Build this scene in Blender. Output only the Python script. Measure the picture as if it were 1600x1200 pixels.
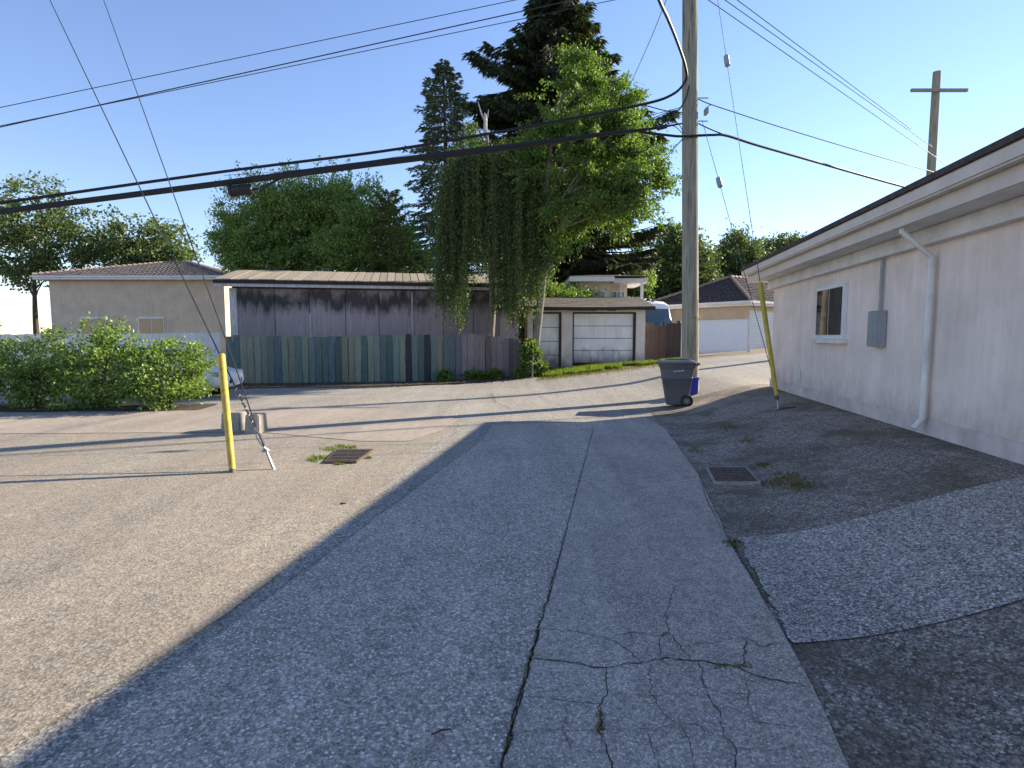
import bpy, bmesh, math, random
import numpy as np
from mathutils import Vector, Matrix, noise as mnoise

for o in list(bpy.data.objects):
    bpy.data.objects.remove(o, do_unlink=True)
scene = bpy.context.scene
C = scene.collection
R = math.radians
rng = np.random.default_rng(7)
random.seed(7)

# ------------------------------------------------------------------ camera
CAM_H, PITCH, FPX = 1.6, math.atan(75.0 / 901.0), 901.0
CP, SP = math.cos(PITCH), math.sin(PITCH)
cam = bpy.data.cameras.new('camera')
cam.sensor_width = 36.0
cam.sensor_fit = 'HORIZONTAL'
cam.lens = FPX / 1600.0 * 36.0
cam.clip_start = 0.05
cam.clip_end = 3000.0
camo = bpy.data.objects.new('camera', cam)
C.objects.link(camo)
camo.location = (0, 0, CAM_H)
camo.rotation_euler = (R(90) - PITCH, 0, 0)
scene.camera = camo

# ------------------------------------------------------------------ sky and sun
SUN_AZ, SUN_EL = R(60.5), R(25.0)
world = bpy.data.worlds.new('World')
scene.world = world
world.use_nodes = True
wn = world.node_tree
sky = wn.nodes.new('ShaderNodeTexSky')
sky.sky_type = 'NISHITA'
sky.sun_disc = False
sky.sun_elevation = SUN_EL
sky.sun_rotation = SUN_AZ
sky.altitude = 50
sky.air_density = 1.0
sky.dust_density = 0.0
sky.ozone_density = 3.0
bg = wn.nodes['Background']
bg.inputs['Strength'].default_value = 0.104
tint = wn.nodes.new('ShaderNodeMix')
tint.data_type = 'RGBA'
tint.blend_type = 'MULTIPLY'
tint.inputs[0].default_value = 1.0
tint.inputs[7].default_value = (0.95, 0.87, 0.93, 1)
wn.links.new(sky.outputs[0], tint.inputs[6])
wn.links.new(tint.outputs[2], bg.inputs['Color'])

sl = bpy.data.lights.new('sun', 'SUN')
sl.energy = 4.35
sl.angle = R(0.55)
sl.color = (1.0, 0.88, 0.70)
so = bpy.data.objects.new('sun', sl)
C.objects.link(so)
SV = Vector((math.sin(SUN_AZ) * math.cos(SUN_EL), math.cos(SUN_AZ) * math.cos(SUN_EL), math.sin(SUN_EL)))
so.rotation_euler = SV.to_track_quat('Z', 'Y').to_euler()
so.location = (20, 12, 20)

vs = scene.view_settings
vs.view_transform = 'Standard'
vs.look = 'None'
vs.gamma = 1.0
vs.use_curve_mapping = False
vs.exposure = 1.4
scene.cycles.max_bounces = 6
scene.cycles.diffuse_bounces = 4
scene.cycles.transmission_bounces = 3
scene.cycles.glossy_bounces = 2

# ------------------------------------------------------------------ helpers
def at(px, py, Y):
    """world point on the sight line of pixel (px, py) of the 1600x1200 photo at forward distance Y"""
    u, v = px - 800.0, 600.0 - py
    y = FPX * CP + v * SP
    z = -FPX * SP + v * CP
    s = Y / y
    return Vector((u * s, Y, CAM_H + z * s))

def sst(a, b, x):
    t = min(1.0, max(0.0, (x - a) / (b - a)))
    return t * t * (3 - 2 * t)

HX = [-60, -11, -3, 0, 2.6, 5.5, 8, 10.5, 16, 60]
HZ = [-0.3, -0.2, -0.2, -0.1, 0.28, 0.5, 0.7, 0.85, 1.05, 1.2]
HTAB = [float(np.mean(np.interp(np.array([-1.2, -0.4, 0.4, 1.2]) + (-60 + 0.1 * i), HX, HZ))) for i in range(1200)]
def wallx(y):
    return 3.86 + 0.16 * y
def ground_z(x, y):
    d = wallx(min(y, 14.0)) - x
    zn = 0.42 * (1 - sst(0.0, 2.7, d))
    s = sst(12.0, 23.5, y)
    if s <= 0.0:
        return zn
    q = min(1198.0, max(0.0, (x + 60.0) * 10.0))
    i = int(q)
    h = HTAB[i] + (HTAB[i + 1] - HTAB[i]) * (q - i)
    return zn * (1 - s) + h * s

def gp(px, py, lift=0.0):
    """ground point under a pixel"""
    lo, hi = 0.5, 80.0
    for _ in range(26):
        m = 0.5 * (lo + hi)
        p = at(px, py, m)
        if p.z > ground_z(p.x, p.y):
            lo = m
        else:
            hi = m
    p = at(px, py, lo)
    p.z = ground_z(p.x, p.y) + lift
    return p

class MB:
    def __init__(self):
        self.v, self.f, self.m = [], [], []
    def add(self, vs, fs, mi=0):
        n = len(self.v)
        self.v += [tuple(p) for p in vs]
        for q in fs:
            self.f.append(tuple(i + n for i in q))
            self.m.append(mi)
    def box(self, x0, x1, y0, y1, z0, z1, M=None, mi=0):
        p = [(x0, y0, z0), (x1, y0, z0), (x1, y1, z0), (x0, y1, z0), (x0, y0, z1), (x1, y0, z1), (x1, y1, z1), (x0, y1, z1)]
        if M is not None:
            p = [M @ Vector(a) for a in p]
        self.add(p, [(0, 3, 2, 1), (4, 5, 6, 7), (0, 1, 5, 4), (1, 2, 6, 5), (2, 3, 7, 6), (3, 0, 4, 7)], mi)
    def hexa(self, p, mi=0):
        self.add(p, [(0, 3, 2, 1), (4, 5, 6, 7), (0, 1, 5, 4), (1, 2, 6, 5), (2, 3, 7, 6), (3, 0, 4, 7)], mi)
    def quad(self, a, b, c, d, mi=0):
        self.add([a, b, c, d], [(0, 1, 2, 3)], mi)
    def tube(self, path, rad, n=8, cap=True, mi=0):
        path = [Vector(p) for p in path]
        if not hasattr(rad, '__len__'):
            rad = [rad] * len(path)
        rings = []
        up = Vector((0, 0, 1))
        prev = None
        for i, p in enumerate(path):
            t = (path[min(i + 1, len(path) - 1)] - path[max(i - 1, 0)])
            t = t.normalized() if t.length > 1e-9 else Vector((0, 0, 1))
            if prev is None:
                a = t.cross(up)
                if a.length < 1e-3:
                    a = t.cross(Vector((1, 0, 0)))
                a.normalize()
            else:
                a = prev - t * prev.dot(t)
                if a.length < 1e-6:
                    a = t.cross(up)
                a.normalize()
            prev = a
            b = t.cross(a)
            rings.append([p + (a * math.cos(k * 2 * math.pi / n) + b * math.sin(k * 2 * math.pi / n)) * rad[i] for k in range(n)])
        vs = [q for r_ in rings for q in r_]
        fs = []
        for i in range(len(rings) - 1):
            for k in range(n):
                fs.append((i * n + k, i * n + (k + 1) % n, (i + 1) * n + (k + 1) % n, (i + 1) * n + k))
        if cap:
            fs.append(tuple(range(n))[::-1])
            fs.append(tuple((len(rings) - 1) * n + k for k in range(n)))
        self.add(vs, fs, mi)
    def cyl(self, a, b, r0, r1=None, n=12, mi=0):
        self.tube([a, b], [r0, r0 if r1 is None else r1], n, True, mi)
    def loft(self, rings, cap=True, closed=True, mi=0):
        n = len(rings[0])
        vs = [q for r_ in rings for q in r_]
        fs = []
        for i in range(len(rings) - 1):
            for k in range(n if closed else n - 1):
                fs.append((i * n + k, i * n + (k + 1) % n, (i + 1) * n + (k + 1) % n, (i + 1) * n + k))
        if cap:
            fs.append(tuple(range(n))[::-1])
            fs.append(tuple((len(rings) - 1) * n + k for k in range(n)))
        self.add(vs, fs, mi)
    def build(self, name, mat, parent=None, smooth=False, bevel=0.0):
        me = bpy.data.meshes.new(name)
        me.from_pydata(self.v, [], self.f)
        bm = bmesh.new()
        bm.from_mesh(me)
        bmesh.ops.recalc_face_normals(bm, faces=bm.faces)
        if bevel > 0:
            bmesh.ops.bevel(bm, geom=list(bm.edges), offset=bevel, segments=2, affect='EDGES', clamp_overlap=True)
        bm.to_mesh(me)
        bm.free()
        return link(name, me, mat, parent, smooth)

def link(name, me, mat, parent=None, smooth=False):
    me.materials.append(mat)
    if smooth:
        me.polygons.foreach_set('use_smooth', [True] * len(me.polygons))
        try:
            me.set_sharp_from_angle(angle=R(40))
        except Exception:
            pass
    o = bpy.data.objects.new(name, me)
    C.objects.link(o)
    if parent is not None:
        o.parent = parent
        o.matrix_parent_inverse = Matrix.Identity(4)
    return o

def np_mesh(name, verts, nper, mat, parent=None):
    """verts (N*nper,3): N separate polygons of nper corners"""
    verts = np.asarray(verts, dtype=np.float32).reshape(-1, 3)
    n = len(verts) // nper
    me = bpy.data.meshes.new(name)
    me.vertices.add(len(verts))
    me.vertices.foreach_set('co', verts.ravel())
    me.loops.add(len(verts))
    me.loops.foreach_set('vertex_index', np.arange(len(verts), dtype=np.int32))
    me.polygons.add(n)
    me.polygons.foreach_set('loop_start', np.arange(0, len(verts), nper, dtype=np.int32))
    me.update(calc_edges=True)
    return link(name, me, mat, parent)

def tag(o, label=None, cat=None, group=None, kind=None):
    if label: o['label'] = label
    if cat: o['category'] = cat
    if group: o['group'] = group
    if kind: o['kind'] = kind
    return o

def empty(name, loc=(0, 0, 0), rz=0.0, label=None, cat=None, group=None):
    o = bpy.data.objects.new(name, None)
    o.empty_display_size = 0.2
    C.objects.link(o)
    o.location = loc
    o.rotation_euler = (0, 0, rz)
    return tag(o, label, cat, group)

# ------------------------------------------------------------------ materials
class NT:
    def __init__(self, name):
        self.mat = bpy.data.materials.new(name)
        self.mat.use_nodes = True
        self.t = self.mat.node_tree
        self.b = self.t.nodes['Principled BSDF']
        self.out = self.t.nodes['Material Output']
        self.geo = self.n('ShaderNodeNewGeometry')
        self.pos = self.geo.outputs['Position']
    def n(self, typ, **kw):
        nd = self.t.nodes.new(typ)
        for k, v in kw.items():
            setattr(nd, k, v)
        return nd
    def l(self, a, b):
        self.t.links.new(a, b)
    def scaled(self, s):
        m = self.n('ShaderNodeMapping')
        m.inputs['Scale'].default_value = s if hasattr(s, '__len__') else (s, s, s)
        self.l(self.pos, m.inputs['Vector'])
        return m.outputs[0]
    def noise(self, scale, detail=4.0, rough=0.6, stretch=None):
        nd = self.n('ShaderNodeTexNoise')
        nd.inputs['Scale'].default_value = scale
        nd.inputs['Detail'].default_value = detail
        nd.inputs['Roughness'].default_value = rough
        self.l(self.scaled(stretch) if stretch else self.pos, nd.inputs['Vector'])
        return nd.outputs['Fac']
    def voro(self, scale, feature='F1', out='Distance', stretch=None):
        nd = self.n('ShaderNodeTexVoronoi')
        nd.feature = feature
        nd.inputs['Scale'].default_value = scale
        self.l(self.scaled(stretch) if stretch else self.pos, nd.inputs['Vector'])
        return nd.outputs[out]
    def ramp(self, fac, stops, interp='LINEAR'):
        nd = self.n('ShaderNodeValToRGB')
        nd.color_ramp.interpolation = interp
        e = nd.color_ramp.elements
        while len(e) < len(stops):
            e.new(0.5)
        for i, (p, c) in enumerate(stops):
            e[i].position = p
            if not hasattr(c, '__len__'):
                c = (c, c, c)
            e[i].color = (*c[:3], 1)
        self.l(fac, nd.inputs[0])
        return nd.outputs[0]
    def mix(self, fac, a, b, mode='MIX'):
        nd = self.n('ShaderNodeMix', data_type='RGBA', blend_type=mode)
        for sock, val in ((nd.inputs[0], fac), (nd.inputs[6], a), (nd.inputs[7], b)):
            if hasattr(val, 'is_linked') or hasattr(val, 'links'):
                self.l(val, sock)
            elif hasattr(val, '__len__'):
                sock.default_value = (*val[:3], 1)
            else:
                sock.default_value = val
        return nd.outputs[2]
    def math(self, op, a, b=None, clamp=False):
        nd = self.n('ShaderNodeMath', operation=op, use_clamp=clamp)
        for i, val in enumerate((a, b)):
            if val is None: continue
            if hasattr(val, 'links'):
                self.l(val, nd.inputs[i])
            else:
                nd.inputs[i].default_value = val
        return nd.outputs[0]
    def xyz(self):
        nd = self.n('ShaderNodeSeparateXYZ')
        self.l(self.pos, nd.inputs[0])
        return nd.outputs
    def bump(self, h, strength=0.3, dist=0.01):
        nd = self.n('ShaderNodeBump')
        nd.inputs['Strength'].default_value = strength
        nd.inputs['Distance'].default_value = dist
        self.l(h, nd.inputs['Height'])
        self.l(nd.outputs[0], self.b.inputs['Normal'])
    def done(self, col, rough=0.8, metal=0.0, spec=None):
        if hasattr(col, 'links'):
            self.l(col, self.b.inputs['Base Color'])
        else:
            self.b.inputs['Base Color'].default_value = (*col, 1)
        if hasattr(rough, 'links'):
            self.l(rough, self.b.inputs['Roughness'])
        else:
            self.b.inputs['Roughness'].default_value = rough
        self.b.inputs['Metallic'].default_value = metal
        if spec is not None:
            self.b.inputs['Specular IOR Level'].default_value = spec
        return self.mat

def sc(c, k):
    return tuple(min(1.0, x * k) for x in c)

def plain(name, c, rough=0.7, metal=0.0, var=0.25, scale=6.0, bump=0.15, bscale=60.0, stretch=None, spec=None):
    m = NT(name)
    n1 = m.noise(scale, 5, 0.62, stretch)
    col = m.ramp(n1, [(0.3, sc(c, 1 - var)), (0.7, sc(c, 1 + var))])
    if bump:
        m.bump(m.noise(bscale, 3, 0.6, stretch), bump, 0.01)
    return m.done(col, rough, metal, spec)

def asphalt(name, base, stone, big=55.0, amount=0.5, dirt=None, dirt_amt=0.5, grain=1.0):
    m = NT(name)
    # irregular chips of stone set in binder, every chip its own grey
    dn0 = m.n('ShaderNodeTexNoise'); dn0.inputs['Scale'].default_value = big * 1.1; dn0.inputs['Detail'].default_value = 1
    m.l(m.pos, dn0.inputs['Vector'])
    vm = m.n('ShaderNodeVectorMath', operation='MULTIPLY_ADD')
    m.l(dn0.outputs['Color'], vm.inputs[0]); vm.inputs[1].default_value = (0.7 / big, 0.7 / big, 0.7 / big); m.l(m.pos, vm.inputs[2])
    def chips(scale):
        v = m.n('ShaderNodeTexVoronoi'); v.inputs['Scale'].default_value = scale
        m.l(vm.outputs[0], v.inputs['Vector'])
        c = m.n('ShaderNodeSeparateColor'); m.l(v.outputs['Color'], c.inputs[0])
        return v.outputs['Distance'], c.outputs
    d1, c1 = chips(big)
    d2, c2 = chips(big * 2.2)
    low = m.noise(0.55, 4, 0.65)
    b = m.ramp(low, [(0.3, sc(base, 0.82)), (0.7, sc(base, 1.18))])
    g_ = grain
    b = m.mix(1.0, b, m.ramp(c1[0], [(0.0, 1 - 0.50 * g_), (0.45, 1.0 - 0.05 * g_), (0.8, 1 + 0.25 * g_), (1.0, 1 + 0.45 * g_)]), 'MULTIPLY')
    b = m.mix(1.0, b, m.ramp(c2[1], [(0.0, 1 - 0.50 * g_), (0.5, 1.0), (1.0, 1 + 0.40 * g_)]), 'MULTIPLY')
    b = m.mix(1.0, b, m.ramp(d1, [(0.35, 1.0), (0.75, 1 - 0.45 * g_)]), 'MULTIPLY')
    mid = m.noise(9.0, 3, 0.7)
    b = m.mix(1.0, b, m.ramp(mid, [(0.3, 0.80), (0.7, 1.14)]), 'MULTIPLY')
    stx = m.n('ShaderNodeMapping'); stx.inputs['Rotation'].default_value = (0, 0, R(9)); stx.inputs['Scale'].default_value = (1.5, 0.10, 1.0)
    m.l(m.pos, stx.inputs['Vector'])
    sn = m.n('ShaderNodeTexNoise'); sn.inputs['Scale'].default_value = 1.6; sn.inputs['Detail'].default_value = 3; m.l(stx.outputs[0], sn.inputs['Vector'])
    b = m.mix(1.0, b, m.ramp(sn.outputs['Fac'], [(0.3, 0.86), (0.65, 1.08)]), 'MULTIPLY')
    ol = m.noise(1.7, 5, 0.7)
    b = m.mix(m.ramp(ol, [(0.66, 0.0), (0.76, 0.5)]), b, sc(base, 0.40))
    pick = m.ramp(c1[2], [(1 - amount * 0.26, 0.0), (1 - amount * 0.08, 1.0)])
    pick2 = m.ramp(c2[0], [(1 - amount * 0.26, 0.0), (1 - amount * 0.10, 0.85)])
    f = m.math('MAXIMUM', m.math('MULTIPLY', m.ramp(d1, [(0.38, 1.0), (0.5, 0.0)]), pick), m.math('MULTIPLY', m.ramp(d2, [(0.4, 1.0), (0.6, 0.0)]), pick2))
    col = m.mix(f, b, m.mix(c2[2], sc(stone, 0.75), stone))
    if dirt is not None:
        dn = m.noise(1.1, 5, 0.72)
        col = m.mix(m.ramp(dn, [(0.42, 0.0), (0.62, dirt_amt)]), col, dirt)
    m.bump(d1, 0.4, 0.006)
    return m.done(col, 0.88, 0.0, 0.3)

def wood(name, c, dark=0.35, rough=0.85, grain=(14, 14, 0.7), peel=None, peel_amt=0.0):
    m = NT(name)
    g = m.noise(3.0, 6, 0.7, grain)
    col = m.ramp(g, [(0.28, sc(c, 1 - dark)), (0.55, c), (0.78, sc(c, 1 + dark * 0.7))])
    oi = m.n('ShaderNodeObjectInfo')
    vv = m.ramp(oi.outputs['Random'], [(0.0, 0.74), (1.0, 1.0)])
    col = m.mix(1.0, col, vv, 'MULTIPLY')
    if peel is not None:
        pn = m.noise(6.0, 6, 0.75, (3, 3, 0.45))
        pf = m.ramp(pn, [(0.60 - peel_amt * 0.25, 0.0), (0.66 - peel_amt * 0.25, 0.85)])
        col = m.mix(pf, col, peel)
    kn = m.noise(7.0, 2, 0.5, (1.6, 1.6, 0.8))
    col = m.mix(m.ramp(kn, [(0.66, 0.0), (0.74, 0.6)]), col, sc(c, 0.3))
    m.bump(m.noise(5.0, 5, 0.7, (20, 20, 1.0)), 0.6, 0.02)
    return m.done(col, rough)

def foliage(name, c0, c1, c2, transl=0.4, rough=0.5):
    m = NT(name)
    r_ = m.geo.outputs['Random Per Island']
    n1 = m.noise(0.9, 3, 0.6)
    k = m.math('ADD', m.math('MULTIPLY', r_, 0.6), m.math('MULTIPLY', n1, 0.4))
    col = m.ramp(k, [(0.12, c0), (0.5, c1), (0.88, c2)])
    m.done(col, rough, 0.0, 0.35)
    tr = m.n('ShaderNodeBsdfTranslucent')
    tc = m.mix(1.0, col, (1.25, 1.35, 0.55), 'MULTIPLY')
    m.l(tc, tr.inputs['Color'])
    ms = m.n('ShaderNodeMixShader')
    ms.inputs[0].default_value = transl
    m.l(m.b.outputs[0], ms.inputs[1])
    m.l(tr.outputs[0], ms.inputs[2])
    m.l(ms.outputs[0], m.out.inputs['Surface'])
    return m.mat

def glass(name, c=(0.03, 0.05, 0.07), rough=0.05):
    m = NT(name)
    return m.done(c, rough, 0.0, 0.8)

M = {}
M['ground'] = plain('ground_soil', (0.16, 0.13, 0.085), 0.95, var=0.4, scale=1.2, bump=0.5, bscale=14)
M['road_old'] = asphalt('worn_grey_asphalt', (0.40, 0.37, 0.32), (0.56, 0.53, 0.48), 60, 0.5, dirt=(0.20, 0.165, 0.115), dirt_amt=0.35)
M['road_left'] = asphalt('coarse_alley_asphalt', (0.47, 0.40, 0.325), (0.88, 0.78, 0.70), 62, 0.6, grain=0.72)
M['road_right'] = asphalt('fine_alley_asphalt', (0.46, 0.395, 0.325), (0.80, 0.70, 0.63), 82, 0.5, grain=0.6)
M['apron'] = asphalt('sandy_apron_asphalt', (0.335, 0.295, 0.235), (0.50, 0.45, 0.37), 60, 0.45, dirt=(0.27, 0.205, 0.14), dirt_amt=0.4, grain=0.6)
M['pad'] = asphalt('pinkish_concrete_pad', (0.385, 0.33, 0.27), (0.50, 0.44, 0.37), 90, 0.35, dirt=(0.31, 0.25, 0.19), dirt_amt=0.35, grain=0.4)
M['apron_dark'] = asphalt('dirty_dark_asphalt', (0.33, 0.275, 0.23), (0.70, 0.62, 0.54), 50, 0.8, dirt=(0.095, 0.078, 0.045), dirt_amt=0.8)
M['gravel'] = asphalt('exposed_gravel_slab', (0.40, 0.355, 0.305), (0.85, 0.79, 0.72), 55, 1.2, grain=1.0)
M['crack'] = plain('crack_filling', (0.03, 0.026, 0.02), 0.95, var=0.5, scale=30, bump=0.6, bscale=80)
M['moss'] = plain('moss_mat', (0.055, 0.055, 0.018), 0.95, var=0.5, scale=20, bump=0.9, bscale=90)
M['dirt'] = plain('dark_dirt', (0.06, 0.045, 0.032), 0.97, var=0.5, scale=10, bump=0.9, bscale=60)
M['rust'] = plain('rusty_iron', (0.13, 0.095, 0.075), 0.7, 0.3, var=0.4, scale=25, bump=0.4, bscale=90)
M['black'] = plain('pit_shade_black', (0.004, 0.004, 0.004), 1.0, var=0.0, bump=0)
M['concrete'] = plain('grey_concrete', (0.30, 0.275, 0.235), 0.9, var=0.3, scale=5, bump=0.4, bscale=50)
M['steel'] = plain('galvanised_steel', (0.36, 0.36, 0.35), 0.45, 0.8, var=0.25, scale=30, bump=0.1)
M['cable'] = plain('black_cable', (0.012, 0.012, 0.013), 0.55, var=0.3, scale=20, bump=0.2)
M['wire'] = plain('dark_wire', (0.05, 0.05, 0.055), 0.5, 0.4, var=0.2, bump=0)
M['insul'] = plain('grey_insulator', (0.30, 0.31, 0.32), 0.4, var=0.2, bump=0)
M['leafg'] = None

# ------------------------------------------------------------------ ground sheets
def lin(a, b, n):
    return [a + (b - a) * i / (n - 1) for i in range(n)]

def axis(fine0, fine1, step, far):
    mid = list(np.arange(fine0, fine1 + 1e-6, step))
    out, s, x = [], step, fine1
    while x < far:
        s *= 1.5
        x += s
        out.append(min(x, far))
    out2, s, x = [], step, fine0
    while x > -far:
        s *= 1.5
        x -= s
        out2.append(max(x, -far))
    return out2[::-1] + mid + out

def grid_sheet(name, xs, ys, zf, mat):
    nx, ny = len(xs), len(ys)
    v = [(x, y, zf(x, y)) for y in ys for x in xs]
    f = [(j * nx + i, j * nx + i + 1, (j + 1) * nx + i + 1, (j + 1) * nx + i) for j in range(ny - 1) for i in range(nx - 1)]
    me = bpy.data.meshes.new(name)
    me.from_pydata(v, [], f)
    return link(name, me, mat, None, True)

g = grid_sheet('ground', axis(-16, 16, 0.4, 900), axis(-6, 40, 0.4, 900), lambda x, y: ground_z(x, y) - 0.045, M['ground'])
tag(g, kind='structure')

def resample(pts, n):
    pts = [Vector((p[0], p[1], 0)) for p in pts]
    L = [0.0]
    for a, b in zip(pts, pts[1:]):
        L.append(L[-1] + (b - a).length)
    out = []
    for i in range(n):
        t = L[-1] * i / (n - 1)
        k = 0
        while k < len(L) - 2 and L[k + 1] < t:
            k += 1
        s = (t - L[k]) / max(1e-9, L[k + 1] - L[k])
        out.append(pts[k].lerp(pts[k + 1], s))
    return out

def wob(p, amp, scale=1.3, seed=0.0):
    nx = mnoise.noise(Vector((p.x * scale + seed, p.y * scale, seed)))
    ny = mnoise.noise(Vector((p.x * scale, p.y * scale + 40 + seed, seed)))
    nx += 0.35 * mnoise.noise(Vector((p.x * scale * 7 + seed, p.y * scale * 7, seed + 3)))
    ny += 0.35 * mnoise.noise(Vector((p.x * scale * 7, p.y * scale * 7 + 40 + seed, seed + 3)))
    return Vector((p.x + nx * amp, p.y + ny * amp, 0))

def strip_sheet(name, A, B, mat, lift, step=0.22, amp=0.03, kind='structure', label=None, seed=0.0):
    la = sum((Vector(a[:2]) - Vector(b[:2])).length for a, b in zip(A, A[1:]))
    nu = max(3, int(la / step))
    a, b = resample(A, nu), resample(B, nu)
    w = max((p - q).length for p, q in zip(a, b))
    nv = max(3, int(w / step))
    v, f = [], []
    for i in range(nu):
        p, q = wob(a[i], amp, 1.7, seed), wob(b[i], amp, 1.7, seed + 5)
        for j in range(nv):
            s = p.lerp(q, j / (nv - 1))
            v.append((s.x, s.y, ground_z(s.x, s.y) + lift))
    for i in range(nu - 1):
        for j in range(nv - 1):
            f.append((i * nv + j, i * nv + j + 1, (i + 1) * nv + j + 1, (i + 1) * nv + j))
    me = bpy.data.meshes.new(name)
    me.from_pydata(v, [], f)
    bm = bmesh.new(); bm.from_mesh(me)
    bmesh.ops.recalc_face_normals(bm, faces=bm.faces)
    if sum(fc.normal.z for fc in bm.faces) < 0:
        bmesh.ops.reverse_faces(bm, faces=bm.faces)
    bm.to_mesh(me); bm.free()
    o = link(name, me, mat, None, True)
    if kind: tag(o, label, None, None, kind)
    return o

def blob_sheet(name, c, rx, ry, rz, mat, lift, amp=0.25, n=28, kind='structure', rings=5, seed=0.0):
    v, f = [(c[0], c[1], ground_z(c[0], c[1]) + lift)], []
    for k in range(1, rings + 1):
        for i in range(n):
            t = 2 * math.pi * i / n
            r_ = (1 + amp * 2.2 * mnoise.noise(Vector((math.cos(t) * 1.7 + seed, math.sin(t) * 1.7, seed)))
                  + amp * 0.8 * mnoise.noise(Vector((math.cos(t) * 6 + seed, math.sin(t) * 6, seed)))) * k / rings
            x, y = math.cos(t) * rx * r_, math.sin(t) * ry * r_
            X = c[0] + x * math.cos(rz) - y * math.sin(rz)
            Y = c[1] + x * math.sin(rz) + y * math.cos(rz)
            v.append((X, Y, ground_z(X, Y) + lift * (1.0 if k < rings else 0.2)))
    for i in range(n):
        f.append((0, 1 + i, 1 + (i + 1) % n))
        for k in range(rings - 1):
            a0 = 1 + k * n
            f.append((a0 + i, a0 + n + i, a0 + n + (i + 1) % n, a0 + (i + 1) % n))
    me = bpy.data.meshes.new(name)
    me.from_pydata(v, [], f)
    o = link(name, me, mat, None, True)
    tag(o, kind=kind)
    return o

# fence and shed base lines
FA, FB = Vector((-10.55, 21.3, 0)), Vector((0.35, 23.4, 0))
FD = (FB - FA).normalized()
FN = Vector((-FD.y, FD.x, 0))     # away from the camera
def fpos(t, back=0.0):
    p = FA + FD * t + FN * back
    return p

# cross alley (worn grey asphalt): one wide sheet under the other pavings
far_edge = [(-30, 17.5), (-10.6, 20.75), (-4, 22.05), (0.4, 22.75), tuple(gp(862, 591)[:2]), tuple(gp(920, 585)[:2]), tuple(gp(1010, 572)[:2]), tuple(gp(1080, 562)[:2]), tuple(gp(1172, 554)[:2]), (30, 34)]
near_edge = [(-30, -6), (-10.6, -6), (-4, -6), (0.4, -6), (1.4, -6), (3.2, -6), (5.6, -6), (8.3, -6), (11.2, -6), (30, -6)]
strip_sheet('cross_alley_road', far_edge, near_edge, M['road_old'], 0.0, 0.3, 0.03)

# main alley, coarse lane and finer overlay lane
AL = [(-2.75, -6), (-1.95, 0.8), tuple(gp(350, 988)[:2]), tuple(gp(520, 862)[:2]), tuple(gp(690, 735)[:2]), tuple(gp(752, 690)[:2]), (-0.35, 10.3)]
SE = [(-1.55, -6), (-0.32, 0.8), tuple(gp(790, 1180)[:2]), tuple(gp(828, 1040)[:2]), tuple(gp(872, 880)[:2]), tuple(gp(905, 755)[:2]), tuple(gp(926, 676)[:2]), (1.5, 10.6)]
AR = [(-0.1, -6), (1.0, 1.0), tuple(gp(1262, 1062)[:2]), tuple(gp(1205, 965)[:2]), tuple(gp(1140, 850)[:2]), tuple(gp(1092, 745)[:2]), tuple(gp(1040, 672)[:2]), (2.6, 11.2)]
strip_sheet('alley_road', AL, SE, M['road_left'], 0.010, 0.2, 0.02, seed=1)
strip_sheet('alley_overlay_road', SE, AR, M['road_right'], 0.018, 0.2, 0.015, seed=2)

# left apron and concrete pad
AP = [(-14, -6), (-14, 1), (-13, 4), (-12, 7), (-11, 9), (-10.5, 10.5)]
AQ = [(-3.1, -6), (-2.35, 0.8), tuple(gp(352, 965)[:2]), tuple(gp(560, 800)[:2]), tuple(gp(655, 710)[:2]), tuple(gp(690, 676)[:2])]
strip_sheet('apron_pavement', AP, AQ, M['apron'], 0.006, 0.25, 0.05, seed=3)
PA = [(-14, 11.2), (-10.5, 11.2), tuple(gp(405, 638)[:2]), tuple(gp(560, 637)[:2]), tuple(gp(660, 645)[:2]), tuple(gp(716, 656)[:2])]
PB = [(-14, 9.3), (-9.0, 9.3), tuple(gp(405, 676)[:2]), tuple(gp(560, 690)[:2]), tuple(gp(640, 690)[:2]), tuple(gp(690, 674)[:2])]
strip_sheet('concrete_pad_pavement', PA, PB, M['pad'], 0.012, 0.2, 0.03, seed=4)
# right apron, dirty asphalt rising to the garage wall
RA = [(a - 0.06, b) for a, b in AR[:-1]] + [tuple(gp(1015, 640)[:2]), (3.9, 13.6)]
RB = [(3.0, -6), (4.1, 1.0), (4.5, 4), (4.9, 6.5), (5.2, 8.4), (5.6, 10.9), (5.85, 12.4), (6.25, 14.0)]
strip_sheet('driveway_pavement', RA, RB, M['apron_dark'], 0.008, 0.2, 0.04, seed=6)
GA = [tuple(gp(1152, 842)[:2]), tuple(gp(1187, 905)[:2]), tuple(gp(1222, 965)[:2]), tuple(gp(1250, 1012)[:2])]
GB = [(4.3, 4.75), (4.25, 4.3), (4.1, 3.7), (3.7, 3.15)]
strip_sheet('gravel_slab_pavement', GA, GB, M['gravel'], 0.016, 0.05, 0.10, seed=8)
# dirt along the fence foot
strip_sheet('dirt_verge', [tuple(fpos(-0.6, 0.3)[:2]), tuple(fpos(5, 0.3)[:2]), tuple(fpos(11.6, 0.3)[:2])],
            [tuple(fpos(-0.6, -2.9)[:2]), tuple(fpos(5, -2.5)[:2]), tuple(fpos(11.3, -1.5)[:2])], M['dirt'], 0.012, 0.12, 0.35, seed=9)
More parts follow.
